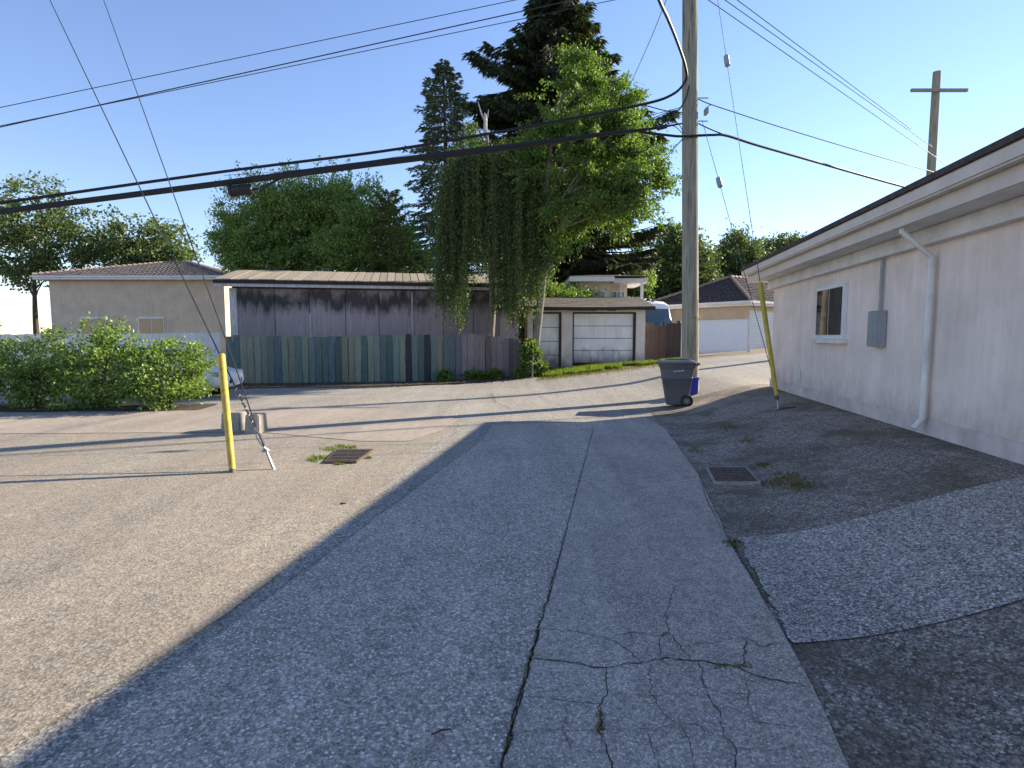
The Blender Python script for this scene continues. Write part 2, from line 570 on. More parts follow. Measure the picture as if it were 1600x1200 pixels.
# cracks: narrow uneven ribbons of dark filling
def crack(pix, w, name='crack', lift=0.022, mat='crack', seed=0, jit=0.02):
    P = [gp(*q) for q in pix]
    P = resample(P, max(6, int(sum((a - b).length for a, b in zip(P, P[1:])) / 0.02)))
    v, f = [], []
    rr = random.Random(seed)
    for i, p in enumerate(P):
        t = (P[min(i + 1, len(P) - 1)] - P[max(i - 1, 0)]).normalized()
        nrm = Vector((-t.y, t.x, 0))
        q = p + nrm * (jit * mnoise.noise(Vector((p.x * 22, p.y * 22, seed))) * 0.7 + jit * 0.5 * mnoise.noise(Vector((p.x * 60, p.y * 60, seed))))
        ww = w * (0.45 + 0.9 * rr.random()) * (0.25 if i in (0, len(P) - 1) else 1)
        for s in (-1, 1):
            r_ = q + nrm * s * ww * 0.5
            v.append((r_.x, r_.y, ground_z(r_.x, r_.y) + lift))
        if i:
            f.append((2 * i - 2, 2 * i - 1, 2 * i + 1, 2 * i))
    return v, f
CR = [([(790, 1190), (828, 1040), (872, 880), (905, 755), (926, 676)], 0.016),
      ([(780, 1215), (805, 1120), (828, 1040), (842, 990)], 0.022),
      ([(832, 1035), (900, 1042), (940, 1050), (1000, 1042), (1040, 1034), (1090, 1038), (1150, 1048), (1190, 1065), (1250, 1075)], 0.016),
      ([(846, 988), (900, 992), (950, 1004), (985, 1024), (1000, 1040)], 0.010),
      ([(950, 1004), (985, 993), (1030, 1000), (1045, 993), (1062, 1016), (1080, 1036)], 0.009),
      ([(1045, 993), (1040, 965), (1050, 935), (1055, 920)], 0.009),
      ([(1045, 993), (1030, 1010), (1032, 1030)], 0.009),
      ([(947, 1050), (947, 1090), (938, 1110), (937, 1150), (950, 1185), (958, 1215)], 0.014),
      ([(822, 1094), (880, 1102), (938, 1107)], 0.008),
      ([(840, 1148), (900, 1150), (940, 1148), (1010, 1148), (1060, 1138), (1090, 1139)], 0.006),
      ([(1015, 1045), (1018, 1090), (1030, 1115), (1055, 1135), (1090, 1139), (1105, 1160)], 0.007),
      ([(1092, 1040), (1106, 1095), (1125, 1120), (1130, 1150), (1148, 1175), (1150, 1215)], 0.009),
      ([(1160, 1048), (1165, 1000), (1185, 1015), (1220, 1012)], 0.014),
      ([(1010, 1150), (1020, 1180), (1030, 1215)], 0.006),
      ([(950, 1090), (1010, 1094), (1050, 1090), (1105, 1096)], 0.005),
      ([(1165, 1060), (1170, 1110), (1180, 1135), (1250, 1145)], 0.006),
      ([(352, 990), (430, 930), (520, 862), (620, 787), (700, 728), (750, 690)], 0.010),
      ([(768, 615), (775, 630), (800, 640)], 0.03), ([(835, 615), (860, 630), (895, 636)], 0.025), ([(750, 624), (790, 618), (830, 614)], 0.02),
      ([(1092, 745), (1105, 785), (1125, 825), (1150, 862), (1200, 950)], 0.014),
      ([(1060, 1138), (1078, 1170), (1085, 1215)], 0.006), ([(1106, 1095), (1140, 1088), (1170, 1092)], 0.005), ([(1148, 1175), (1200, 1181), (1262, 1172)], 0.006), ([(842, 1148), (808, 1152)], 0.006),
      ([(985, 993), (990, 1012), (975, 1018)], 0.006), ([(880, 1102), (886, 1128), (880, 1150), (890, 1180)], 0.005), ([(1062, 1016), (1120, 1008), (1165, 1000)], 0.006), ([(900, 992), (915, 960), (905, 930)], 0.004),
      ([(360, 912), (420, 908), (470, 904), (520, 862)], 0.007)]
mb = MB()
for i, (pix, w) in enumerate(CR):
    v, f = crack(pix, w * 0.45, seed=i)
    mb.add(v, f)
me = bpy.data.meshes.new('pavement_cracks')
me.from_pydata(mb.v, [], mb.f)
tag(link('pavement_cracks', me, M['crack']), 'thin dark branching cracks across the alley paving', 'cracks', None, 'stuff')

# ------------------------------------------------------------------ building materials
def shed_mat():
    m = NT('mildewed_panel')
    x, y, z = m.xyz()
    streak = m.noise(2.2, 6, 0.7, (6, 6, 0.35))
    spots = m.noise(7, 5, 0.7)
    col = m.ramp(streak, [(0.25, (0.26, 0.215, 0.220)), (0.55, (0.36, 0.305, 0.305)), (0.8, (0.47, 0.41, 0.39))])
    col = m.mix(m.ramp(spots, [(0.55, 0.0), (0.75, 0.6)]), col, (0.20, 0.165, 0.165))
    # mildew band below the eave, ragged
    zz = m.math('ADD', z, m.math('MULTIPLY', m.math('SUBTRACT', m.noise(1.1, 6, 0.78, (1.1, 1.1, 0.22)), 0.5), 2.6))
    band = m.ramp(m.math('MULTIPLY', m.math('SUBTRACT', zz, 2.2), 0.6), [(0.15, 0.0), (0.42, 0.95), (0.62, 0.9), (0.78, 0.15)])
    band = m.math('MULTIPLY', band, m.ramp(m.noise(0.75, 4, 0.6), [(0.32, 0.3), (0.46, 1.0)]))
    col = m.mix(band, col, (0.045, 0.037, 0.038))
    oi = m.n('ShaderNodeObjectInfo')
    col = m.mix(1.0, col, m.ramp(oi.outputs['Random'], [(0.0, 0.62), (0.5, 0.9), (1.0, 1.0)]), 'MULTIPLY')
    m.bump(m.noise(30, 4, 0.7), 0.35, 0.01)
    return m.done(col, 0.92)
M['shedwall'] = shed_mat()
M['trim_old'] = plain('weathered_white_trim', (0.50, 0.47, 0.46), 0.85, var=0.3, scale=4, bump=0.3, stretch=(3, 3, 0.6))
M['batten'] = plain('greyed_batten', (0.40, 0.36, 0.36), 0.9, var=0.4, scale=3, bump=0.3, stretch=(3, 3, 0.5))
M['roofplank'] = wood('pale_roof_plank', (0.40, 0.33, 0.24), 0.25, grain=(6, 1.0, 6))
M['darkwood'] = wood('dark_rotten_board', (0.035, 0.028, 0.024), 0.5)
M['brownframe'] = wood('dark_brown_frame', (0.055, 0.030, 0.024), 0.35)
TE = dict(
    T=('dark_teal_paint', (0.135, 0.190, 0.160)), S=('sage_green_paint', (0.27, 0.295, 0.21)), O=('olive_paint', (0.285, 0.28, 0.185)),
    B=('blue_teal_paint', (0.145, 0.195, 0.195)), t=('light_teal_paint', (0.20, 0.265, 0.225)), D=('deep_green_paint', (0.105, 0.160, 0.130)),
    K=('near_black_board', (0.042, 0.042, 0.052)), b=('grey_blue_board', (0.19, 0.195, 0.215)), p=('pale_scuffed_teal', (0.21, 0.26, 0.22)))
for k, (n_, c_) in TE.items():
    M['F' + k] = wood(n_, c_, 0.45, peel=(0.22, 0.23, 0.21), peel_amt=0.12 if k in 'TtBp' else -0.1)
M['Fg'] = wood('weathered_grey_board', (0.29, 0.245, 0.23), 0.4, peel=(0.07, 0.06, 0.065), peel_amt=0.1)
M['Fd'] = wood('dark_grey_board', (0.16, 0.13, 0.115), 0.4)
M['Fbrown'] = wood('red_brown_board', (0.19, 0.10, 0.065), 0.4)
M['Ftan'] = wood('tan_brown_board', (0.24, 0.16, 0.105), 0.4)
M['Fdkbr'] = wood('dark_brown_board', (0.095, 0.060, 0.045), 0.4)

def stucco(name, c, stain=(0.12, 0.11, 0.085), z0=0.3, zh=0.9, amt=0.7):
    m = NT(name)
    x, y, z = m.xyz()
    n1 = m.noise(1.3, 6, 0.65)
    col = m.ramp(n1, [(0.3, sc(c, 0.82)), (0.7, sc(c, 1.08))])
    col = m.mix(1.0, col, m.ramp(m.noise(2.0, 5, 0.7, (5, 5, 0.4)), [(0.25, 0.86), (0.6, 1.0)]), 'MULTIPLY')
    h = m.math('DIVIDE', m.math('SUBTRACT', z, z0), zh)
    h = m.math('ADD', h, m.math('MULTIPLY', m.math('SUBTRACT', m.noise(3.0, 6, 0.75, (1.2, 1.2, 0.6)), 0.5), 1.5))
    col = m.mix(m.ramp(h, [(0.1, amt), (0.75, 0.0)]), col, stain)
    m.bump(m.noise(85, 4, 0.7), 0.35, 0.008)
    return m.done(col, 0.9)
M['gar_stucco'] = stucco('garage_stucco', (0.76, 0.68, 0.59), (0.17, 0.125, 0.10), 0.15, 0.9, 0.75)
M['gar_door'] = stucco('dirty_white_door', (0.88, 0.85, 0.80), (0.14, 0.10, 0.075), 0.30, 1.05, 0.85)
M['eave'] = plain('beige_eave_paint', (0.66, 0.58, 0.49), 0.65, var=0.1, scale=2, bump=0.1)
M['wall_right'] = stucco('pale_pink_stucco', (0.88, 0.735, 0.625), (0.36, 0.30, 0.25), 0.35, 0.75, 0.6)
M['wall_cream'] = stucco('cream_stucco', (0.66, 0.53, 0.39), (0.4, 0.33, 0.26), 0.6, 0.5, 0.3)
M['white'] = plain('white_paint', (0.74, 0.73, 0.71), 0.6, var=0.08, scale=2, bump=0.1)
M['white_old'] = plain('old_white_paint', (0.70, 0.66, 0.61), 0.7, var=0.16, scale=3, bump=0.2)
M['plinth'] = plain('plinth_paint', (0.60, 0.51, 0.46), 0.9, var=0.2, scale=3, bump=0.4)
M['shingle'] = plain('weathered_shingle', (0.22, 0.185, 0.145), 0.95, var=0.35, scale=7, bump=0.6, bscale=40)
M['tile'] = plain('dark_brown_tile', (0.060, 0.042, 0.036), 0.75, var=0.45, scale=9, bump=0.5, bscale=30)
M['tile_grey'] = plain('grey_brown_tile', (0.13, 0.11, 0.10), 0.8, var=0.4, scale=9, bump=0.5, bscale=30)
M['tilecap'] = plain('pale_ridge_cap', (0.30, 0.24, 0.19), 0.8, var=0.3, scale=9, bump=0.3)
M['glass'] = glass('window_glass', (0.05, 0.09, 0.10), 0.06)
M['glass_dark'] = glass('dark_glass', (0.012, 0.016, 0.020), 0.05)
M['bluemetal'] = plain('blue_grey_roofing', (0.10, 0.15, 0.22), 0.6, var=0.2, scale=3, bump=0.2)
def corr_mat():
    m = NT('white_corrugated_sheet')
    x, y, z = m.xyz()
    h = m.math('ADD', m.math('SUBTRACT', z, 0.7), m.math('MULTIPLY', m.noise(4, 5, 0.7), 0.35))
    col = m.ramp(h, [(0.12, (0.30, 0.27, 0.24)), (0.4, (0.74, 0.75, 0.77))])
    return m.done(col, 0.45)
M['corr'] = corr_mat()

# ------------------------------------------------------------------ shed behind the painted fence
RZ = math.atan2(FD.y, FD.x)
S0 = fpos(-0.12, 1.25)
shed = empty('shed', (S0.x, S0.y, -0.2), RZ, 'long mildew-stained grey panel shed behind the painted board fence', 'shed')
SL = 11.4
WH = 3.70
bounds = [0.0, 0.22, 1.62, 2.92, 4.30, 5.60, 6.92, 8.20, 9.45, 10.55, SL]
back = MB()
back.box(0.05, SL - 0.05, 0.06, 5.6, 0, WH)
back.build('wall', M['shedwall'], shed)
mb = MB(); mb.box(-0.02, 0.24, -0.035, 0.05, 0, WH - 0.05); mb.build('corner_board', M['trim_old'], shed)
for i in range(1, len(bounds) - 1):
    a, b = bounds[i] + 0.012, bounds[i + 1] - 0.012
    mb = MB()
    off = random.uniform(-0.012, 0.012)
    mb.box(a, b, -0.02 + off, 0.045 + off, 0.02, WH - 0.06)
    mb.build('panel', M['shedwall'], shed)
for xb, w in ((2.92, 0.06), (6.92, 0.05)):
    mb = MB(); mb.box(xb - 0.02, xb + w, -0.055, -0.036, 0.0, WH - 1.0 if xb < 4 else WH - 0.1); mb.build('batten', M['batten'], shed)
RZ0, RZ1, RIDGE = 3.93, 4.62, 2.9
nb = 38
for i in range(nb):
    w = (SL + 0.75) / nb
    a = -0.45 + i * w
    j0, j1 = random.uniform(-0.03, 0.03), random.uniform(-0.006, 0.012)
    mb = MB()
    e = 0.014
    p = [(a + e, -0.42 + j0, RZ0 + j1), (a + w - e, -0.42 + j0, RZ0 + j1), (a + w - e, RIDGE, RZ1 + j1), (a + e, RIDGE, RZ1 + j1)]
    mb.hexa([Vector(q) for q in p] + [Vector(q) + Vector((0, 0, 0.035)) for q in p])
    mb.build('roof_plank', M['roofplank'], shed)
mb = MB()
p = [(-0.42, -0.36, RZ0 - 0.05), (SL + 0.3, -0.36, RZ0 - 0.05), (SL + 0.3, RIDGE, RZ1 - 0.05), (-0.42, RIDGE, RZ1 - 0.05)]
mb.hexa([Vector(q) for q in p] + [Vector(q) + Vector((0, 0, 0.045)) for q in p])
p = [(-0.42, RIDGE, RZ1 - 0.05), (SL + 0.3, RIDGE, RZ1 - 0.05), (SL + 0.3, 6.1, RZ0 - 0.05), (-0.42, 6.1, RZ0 - 0.05)]
mb.hexa([Vector(q) for q in p] + [Vector(q) + Vector((0, 0, 0.07)) for q in p])
mb.build('roof_deck', M['darkwood'], shed)
for gx in (0.06, SL - 0.06):
    mb = MB(); mb.add([(gx, 0.1, WH), (gx, RIDGE, RZ1 - 0.06), (gx, 5.6, WH)], [(0, 1, 2)]); mb.build('gable', M['shedwall'], shed)
mb = MB(); mb.box(-0.47, SL + 0.33, -0.45, -0.405, RZ0 - 0.13, RZ0 - 0.012); mb.build('gutter_board', M['darkwood'], shed)
mb = MB(); mb.box(-0.44, SL + 0.3, -0.40, -0.36, RZ0 - 0.25, RZ0 - 0.10); mb.build('fascia', M['trim_old'], shed)
mb = MB(); mb.box(-0.40, SL + 0.25, -0.35, 0.0, RZ0 - 0.22, RZ0 - 0.19); mb.build('soffit', M['darkwood'], shed)

# ------------------------------------------------------------------ painted board fence and grey fence
SEQ = 'TTSOSSTBSOTStTTBDOSSDSpTDtSKtDKtOBBb'
BW = 11.1 / 46.0
fence = empty('board_fence', (FA.x, FA.y, 0), RZ, 'board fence painted in mixed teal, sage and navy boards before the shed', 'fence')
gfence = empty('board_fence', (FA.x, FA.y, 0), RZ, 'unpainted weathered grey board fence under the weeping tree', 'fence')
for i in range(46):
    par = fence if i < 36 else gfence
    t0 = i * BW
    p = fpos(t0)
    zb = ground_z(p.x, p.y - 0.1) - 0.03
    zt = 1.60 + 0.045 * math.sin(i * 0.35) * 0.5 + random.uniform(-0.03, 0.03) + (0.05 if 24 < i < 40 else 0)
    if i > 40: zt -= 0.03 * (i - 40)
    k = 'F' + (SEQ[i] if i < 36 else ('d' if i > 43 or i == 40 else 'g'))
    mb = MB()
    dy = random.uniform(-0.012, 0.012)
    g0 = random.uniform(0.004, 0.013)
    tl = random.uniform(-0.016, 0.016)
    pts = [(t0 + g0, dy, zb), (t0 + BW - g0, dy, zb), (t0 + BW - g0, dy + 0.024, zb), (t0 + g0, dy + 0.024, zb)]
    tp = [(t0 + g0 + tl, dy, zt), (t0 + BW - g0 + tl, dy + random.uniform(-0.01, 0.01), zt + random.uniform(-0.01, 0.01)), (t0 + BW - g0 + tl, dy + 0.024, zt), (t0 + g0 + tl, dy + 0.024, zt)]
    mb.hexa([Vector(q) for q in pts + tp])
    mb.build('board', M[k], par)
    if i % 5 == 1 and i < 36:   # pale edge left by the old paint on some boards
        mb = MB(); mb.box(t0 + BW - 0.06, t0 + BW - 0.015, dy - 0.0135, dy - 0.011, zb + 0.05, zt - 0.03)
for par, a, b in ((fence, 0.0, 36 * BW), (gfence, 36 * BW, 46 * BW)):
    for z in (0.15, 1.25):
        mb = MB(); mb.box(a, b, 0.045, 0.085, z, z + 0.09); mb.build('rail', M['Fd'], par)
    n = int((b - a) / 2.4) + 1
    for q in range(n + 1):
        x = a + (b - a) * q / n * 0.985
        mb = MB(); mb.box(x, x + 0.09, 0.09, 0.18, -0.5, 1.5); mb.build('post', M['Fd'], par)

# ------------------------------------------------------------------ double garage
GY = 25.5
gx0 = at(824, 560, GY).x; gx1 = at(1007, 560, GY).x
gar = empty('garage', (gx0, GY, 0.0), 0, 'old stucco double garage with stained white doors and sagging roof', 'garage')
GW = gx1 - gx0
zt = at(900, 480, GY).z; zb = -0.1
def lx(px): return at(px, 530, GY).x - gx0
d1 = (0.25, lx(877)); d2 = (lx(895), lx(993)); zl = at(940, 488, GY).z
mb = MB()
mb.box(0, d1[0], 0, 0.18, zb, zl); mb.box(d1[1], d2[0], 0, 0.18, zb, zl); mb.box(d2[1], GW, 0, 0.18, zb, zl)
mb.box(0, GW, 0, 0.18, zl, zt)
mb.box(0, 0.18, 0.18, 6, zb, zt); mb.box(GW - 0.18, GW, 0.18, 6, zb, zt); mb.box(0.18, GW - 0.18, 5.82, 6, zb, zt)
mb.build('wall', M['gar_stucco'], gar)
for (a, b) in (d1, d2):
    z0 = ground_z(gx0 + (a + b) / 2, GY) + 0.02
    H = zl - 0.05 - z0
    e = empty('garage_door', (0, 0, 0)); e.parent = gar
    n = 4
    for i in range(n):
        mb = MB()
        za, zc = z0 + H * i / n + 0.012, z0 + H * (i + 1) / n - 0.012
        mb.box(a + 0.045, b - 0.10, 0.09, 0.125, za, zc)
        mb.box(a + 0.045, b - 0.10, 0.084, 0.0895, za + 0.05, za + 0.085)
        mb.build('door_section', M['gar_door'], e)
    mb = MB(); mb.box(a + 0.03, b - 0.03, 0.13, 0.16, z0 - 0.1, zl - 0.01); mb.build('door_backing', M['darkwood'], e)
    if b - a > 2:
        mb = MB(); mb.box((a + b) / 2 - 0.03, (a + b) / 2 + 0.03, 0.06, 0.083, z0 + 0.62, z0 + 0.68); mb.cyl((( a + b) / 2, 0.055, z0 + 0.65), ((a + b) / 2, 0.08, z0 + 0.65), 0.02); mb.build('lock', M['steel'], e)
    mb = MB()
    mb.box(a - 0.005, a + 0.04, -0.02, 0.1, z0 - 0.15, zl + 0.005)
    mb.box(b - 0.10, b + 0.005, -0.02, 0.1, z0 - 0.15, zl + 0.005)
    mb.box(a + 0.04, b - 0.10, -0.018, 0.1, zl - 0.055, zl + 0.008)
    mb.build('door_frame', M['brownframe'], gar)
# roof: shingle courses up to a low ridge, ragged dark eave board
ez = at(940, 479, GY - 0.4).z
xr = at(1024, 475, GY - 0.45).x - gx0
rf = empty('roof', (0, 0, 0)); rf.parent = gar
nc = 9
ridge_y, rise = 3.0, 0.62
for i in range(nc):
    ya, yb = -0.45 + (ridge_y + 0.45) * i / nc, -0.45 + (ridge_y + 0.45) * (i + 1) / nc + 0.03
    za, zc = ez + rise * i / nc, ez + rise * (i + 1) / nc
    mb = MB()
    n = 26
    top, low = [], []
    for k in range(n + 1):
        x = -0.35 + (xr + 0.35) * k / n
        sag = -0.04 * math.sin(math.pi * k / n) + 0.012 * mnoise.noise(Vector((x * 2, i * 3.3, 0)))
        jy = 0.02 * mnoise.noise(Vector((x * 5, i * 7.7, 2)))
        low.append(((x, ya + jy, za + 0.035 + sag), (x, ya + jy, za + sag)))
        top.append((x, yb, zc + 0.012 + sag))
    for k in range(n):
        mb.quad(low[k][0], low[k + 1][0], top[k + 1], top[k])
        mb.quad(low[k][1], low[k + 1][1], low[k + 1][0], low[k][0])
    mb.build('shingle_course', M['shingle'], rf)
mb = MB()
mb.hexa([Vector(q) for q in [(-0.35, ridge_y, ez + rise - 0.1), (xr, ridge_y, ez + rise - 0.1), (xr, 6.5, ez - 0.1), (-0.35, 6.5, ez - 0.1),
                             (-0.35, ridge_y, ez + rise + 0.02), (xr, ridge_y, ez + rise + 0.02), (xr, 6.5, ez + 0.02), (-0.35, 6.5, ez + 0.02)]])
mb.hexa([Vector(q) for q in [(-0.35, -0.40, ez - 0.09), (xr, -0.40, ez - 0.09), (xr, ridge_y, ez + rise - 0.12), (-0.35, ridge_y, ez + rise - 0.12),
                             (-0.35, -0.40, ez - 0.06), (xr, -0.40, ez - 0.06), (xr, ridge_y, ez + rise - 0.06), (-0.35, ridge_y, ez + rise - 0.06)]])
mb.build('roof_deck', M['darkwood'], rf)
mb = MB()
n = 14
for k in range(n):
    a, b = -0.37 + (xr + 0.39) * k / n, -0.37 + (xr + 0.39) * (k + 1) / n - 0.004
    s = -0.04 * math.sin(math.pi * (k + .5) / n)
    mb.box(a, b, -0.455 + random.uniform(-.008, .008), -0.41, ez - 0.13 + s + random.uniform(-0.02, 0.02), ez + 0.0 + s)
mb.build('eave_board', M['darkwood'], gar)

# ------------------------------------------------------------------ brown fence, white corrugated fence
def plank_fence(name, pa, pb, ztop_a, ztop_b, mats, bw, label, stepx=None, cap=None):
    pa, pb = Vector(pa), Vector(pb)
    d = pb - pa; L = d.length
    e = empty(name, (pa.x, pa.y, 0), math.atan2(d.y, d.x), label, 'fence')
    n = int(L / bw)
    for i in range(n):
        t = (i + 0.5) / n
        p = pa + d * t
        za = ground_z(p.x, p.y) - 0.04
        zt_ = ztop_a + (ztop_b - ztop_a) * t + random.uniform(-0.015, 0.015)
        k = mats(t)
        if stepx: zt_ += stepx(t)
        mb = MB(); o = random.uniform(-0.006, 0.006)
        mb.box(i * L / n + 0.004, (i + 1) * L / n - 0.004, o, o + 0.022, za, zt_)
        mb.build('board', M[k], e)
    for z in (0.25, 1.1):
        p = pa + d * 0.5
        mb = MB(); mb.box(0, L, 0.035, 0.075, ground_z(p.x, p.y) + z, ground_z(p.x, p.y) + z + 0.09); mb.build('rail', M['Fd'], e)
    for t in (0.02, 0.48, 0.93):
        p = pa + d * t
        mb = MB(); mb.box(t * L, t * L + 0.09, 0.08, 0.17, ground_z(p.x, p.y) - 0.3, ztop_a + 0.06); mb.build('post', M['Fdkbr'], e)
    return e
BFa, BFb = at(1008, 560, 25.7), at(1063, 560, 25.9)
plank_fence('board_fence', (BFa.x, BFa.y, 0), (BFb.x, BFb.y, 0), at(1030, 505, 25.8).z, at(1060, 505, 25.9).z,
            lambda t: 'Ftan' if t < 0.28 else ('Fbrown' if t < 0.56 else 'Fdkbr'), 0.135,
            'red-brown plank fence between garage and white corrugated fence', lambda t: -0.12 if 0.28 < t < 0.56 else 0.0)
WA, WB = at(1064, 556, 26.0), at(1169, 552, 27.4)
d = Vector((WB.x - WA.x, WB.y - WA.y, 0)); L = d.length
wf = empty('corrugated_fence', (WA.x, WA.y, 0), math.atan2(d.y, d.x), 'white corrugated metal fence behind the utility pole', 'fence')
za, zc = at(1064, 503, 26.0).z, at(1169, 500, 27.4).z
mb = MB()
n = int(L / 0.028)
v, f = [], []
for i in range(n + 1):
    t = i / n
    p = Vector((WA.x, WA.y, 0)) + d * t
    yy = 0.014 * (1, 1, -1, -1)[i % 4]
    v += [(t * L, yy, ground_z(p.x, p.y) + 0.04), (t * L, yy, za + (zc - za) * t)]
    if i: f.append((2 * i - 2, 2 * i, 2 * i + 1, 2 * i - 1))
mb.add(v, f); mb.build('corrugated_sheet', M['corr'], wf)
mb = MB()
mb.hexa([Vector(q) for q in [(0, -0.03, za), (L, -0.03, zc), (L, 0.03, zc), (0, 0.03, za), (0, -0.03, za + 0.045), (L, -0.03, zc + 0.045), (L, 0.03, zc + 0.045), (0, 0.03, za + 0.045)]])
mb.build('top_rail', M['white_old'], wf)
for x in (0.0, L):
    mb = MB(); mb.box(x - 0.05, x + 0.05, -0.05, 0.05, 0.3, (za if x == 0 else zc) + 0.06); mb.build('post', M['white_old'], wf)

# ------------------------------------------------------------------ hip-roofed houses
def tile_slope(mb, a, b, c, d_, n, th=0.05, wave=0.0):
    """stepped tile courses between eave edge a-b and top edge d_-c"""
    a, b, c, d_ = Vector(a), Vector(b), Vector(c), Vector(d_)
    nrm = (b - a).cross(d_ - a)
    if nrm.length < 1e-6: nrm = (b - a).cross(c - a)
    nrm.normalize()
    if nrm.z < 0: nrm = -nrm
    for i in range(n):
        t0, t1 = i / n, min(1.0, (i + 1) / n + 0.15 / n)
        p0, p1 = a.lerp(d_, t0), b.lerp(c, t0)
        q0, q1 = a.lerp(d_, t1), b.lerp(c, t1)
        w = (p1 - p0).length
        k = max(1, int(w / 0.32))
        for j in range(k):
            s0, s1 = j / k, (j + 1) / k
            e = 0.04 / k if k > 1 else 0
            A, B = p0.lerp(p1, s0 + e), p0.lerp(p1, s1 - e)
            Cc, D = q0.lerp(q1, s1 - e), q0.lerp(q1, s0 + e)
            h = th * (0.8 + 0.5 * random.random())
            mid0, mid1 = (A + B) / 2 + nrm * (h + wave), (Cc + D) / 2 + nrm * (0.01 + wave)
            A1, B1 = A + nrm * h, B + nrm * h
            C1, D1 = Cc + nrm * 0.01, D + nrm * 0.01
            mb.add([A1, mid0, B1, C1, mid1, D1, A, B], [(0, 1, 4, 5), (1, 2, 3, 4), (6, 7, 2, 1, 0)])

def hip_house(name, loc, rz, W, D, zb, ze, rise, over, label, wallm, tilem, nrow=14, fascia=True, hipfrac=None):
    e = empty(name, loc, rz, label, 'house')
    mb = MB(); mb.box(0, W, 0, D, zb, ze - 0.02); mb.build('wall', wallm, e)
    x0, x1, y0, y1 = -over, W + over, -over, D + over
    h = (min(W, D) / 2 + over) if hipfrac is None else hipfrac
    zr = ze + rise
    if W >= D:
        r0, r1 = Vector((x0 + h, (y0 + y1) / 2, zr)), Vector((x1 - h, (y0 + y1) / 2, zr))
        qs = [((x0, y0, ze), (x1, y0, ze), r1, r0), ((x1, y0, ze), (x1, y1, ze), r1, r1), ((x1, y1, ze), (x0, y1, ze), r0, r1), ((x0, y1, ze), (x0, y0, ze), r0, r0)]
    else:
        r0, r1 = Vector(((x0 + x1) / 2, y0 + h, zr)), Vector(((x0 + x1) / 2, y1 - h, zr))
        qs = [((x0, y0, ze), (x1, y0, ze), r0, r0), ((x1, y0, ze), (x1, y1, ze), r1, r0), ((x1, y1, ze), (x0, y1, ze), r1, r1), ((x0, y1, ze), (x0, y0, ze), r0, r1)]
    rf = empty('roof', (0, 0, 0)); rf.parent = e
    mb = MB()
    for q in qs: tile_slope(mb, *q, nrow, 0.05, 0.03)
    mb.build('tile_courses', tilem, rf)
    mb = MB()
    for q in qs:
        q = [Vector(p) for p in q]
        if (q[2] - q[3]).length < 1e-4: mb.add(q[:3], [(0, 1, 2)])
        else: mb.add(q, [(0, 1, 2, 3)])
    mb.build('roof_deck', M['darkwood'], rf)
    mb = MB()
    ends = [((x0, y0, ze), r0), ((x1, y0, ze), r1 if W >= D else r0), ((x1, y1, ze), r1), ((x0, y1, ze), r0 if W >= D else r1)]
    for a, b in ends:
        a, b = Vector(a), Vector(b)
        k = max(3, int((b - a).length / 0.34))
        for i in range(k):
            p, q = a.lerp(b, i / k), a.lerp(b, (i + 1.15) / k)
            mb.tube([p + Vector((0, 0, 0.10)), q + Vector((0, 0, 0.06))], [0.11, 0.085], 6)
    k = max(2, int((r1 - r0).length / 0.34))
    for i in range(k):
        mb.tube([r0.lerp(r1, i / k) + Vector((0, 0, 0.09)), r0.lerp(r1, min(1, (i + 1.15) / k)) + Vector((0, 0, 0.05))], [0.11, 0.085], 6)
    mb.build('ridge_tiles', M['tilecap'], rf)
    mb = MB()
    for (a, b, c_, d2_) in ((x0, x1, y0 - 0.02, y0 + 0.03), (x0, x1, y1 - 0.03, y1 + 0.02)):
        mb.box(a - 0.02, b + 0.02, c_, d2_, ze - 0.26, ze + 0.01)
    for (a, b) in ((x0 - 0.02, x0 + 0.03), (x1 - 0.03, x1 + 0.02)):
        mb.box(a, b, y0 + 0.03, y1 - 0.03, ze - 0.26, ze + 0.01)
    mb.build('fascia', M['white'], e)
    mb = MB()
    for (a, b) in ((x0 - 0.11, y0 - 0.12), ):
        mb.box(x0 - 0.12, x1 + 0.12, y0 - 0.13, y0 - 0.022, ze - 0.12, ze - 0.01)
        mb.box(x0 - 0.12, x1 + 0.12, y1 + 0.022, y1 + 0.13, ze - 0.12, ze - 0.01)
        mb.box(x0 - 0.13, x0 - 0.022, y0 - 0.02, y1 + 0.02, ze - 0.12, ze - 0.01)
        mb.box(x1 + 0.022, x1 + 0.13, y0 - 0.02, y1 + 0.02, ze - 0.12, ze - 0.01)
    mb.build('gutter', M['white'], e)
    mb = MB(); mb.box(x0 + 0.03, x1 - 0.03, y0 + 0.03, y1 - 0.03, ze - 0.22, ze - 0.19); mb.build('soffit', M['white_old'], e)
    return e

# tiled garage house across the cross alley (right)
hc = at(1167, 480, 31.4)
hez = at(1167, 470, 31.0).z
hh = hip_house('tiled_house', (hc.x, 31.4, 0), R(35), 8.5, 6.6, 0.3, hez, 1.7, 0.5,
               'cream house with dark brown tiled hip roof beyond the white fence', M['wall_cream'], M['tile'], 13)
dr = empty('roller_door', (0, 0, 0)); dr.parent = hh
z0, z1 = 0.85, at(1190, 488, 31.5).z
n = 14
for i in range(n):
    mb = MB(); mb.box(0.25, 3.6, -0.06, -0.02, z0 + (z1 - z0) * i / n + 0.006, z0 + (z1 - z0) * (i + 1) / n - 0.006); mb.build('slat', M['white'], dr)
mb = MB(); mb.box(0.15, 0.24, -0.08, -0.005, 0.6, z1 + 0.1); mb.box(0.24, 3.61, -0.08, -0.005, z1, z1 + 0.1); mb.box(3.61, 3.7, -0.08, -0.005, 0.6, z1 + 0.1); mb.build('door_frame', M['white_old'], hh)
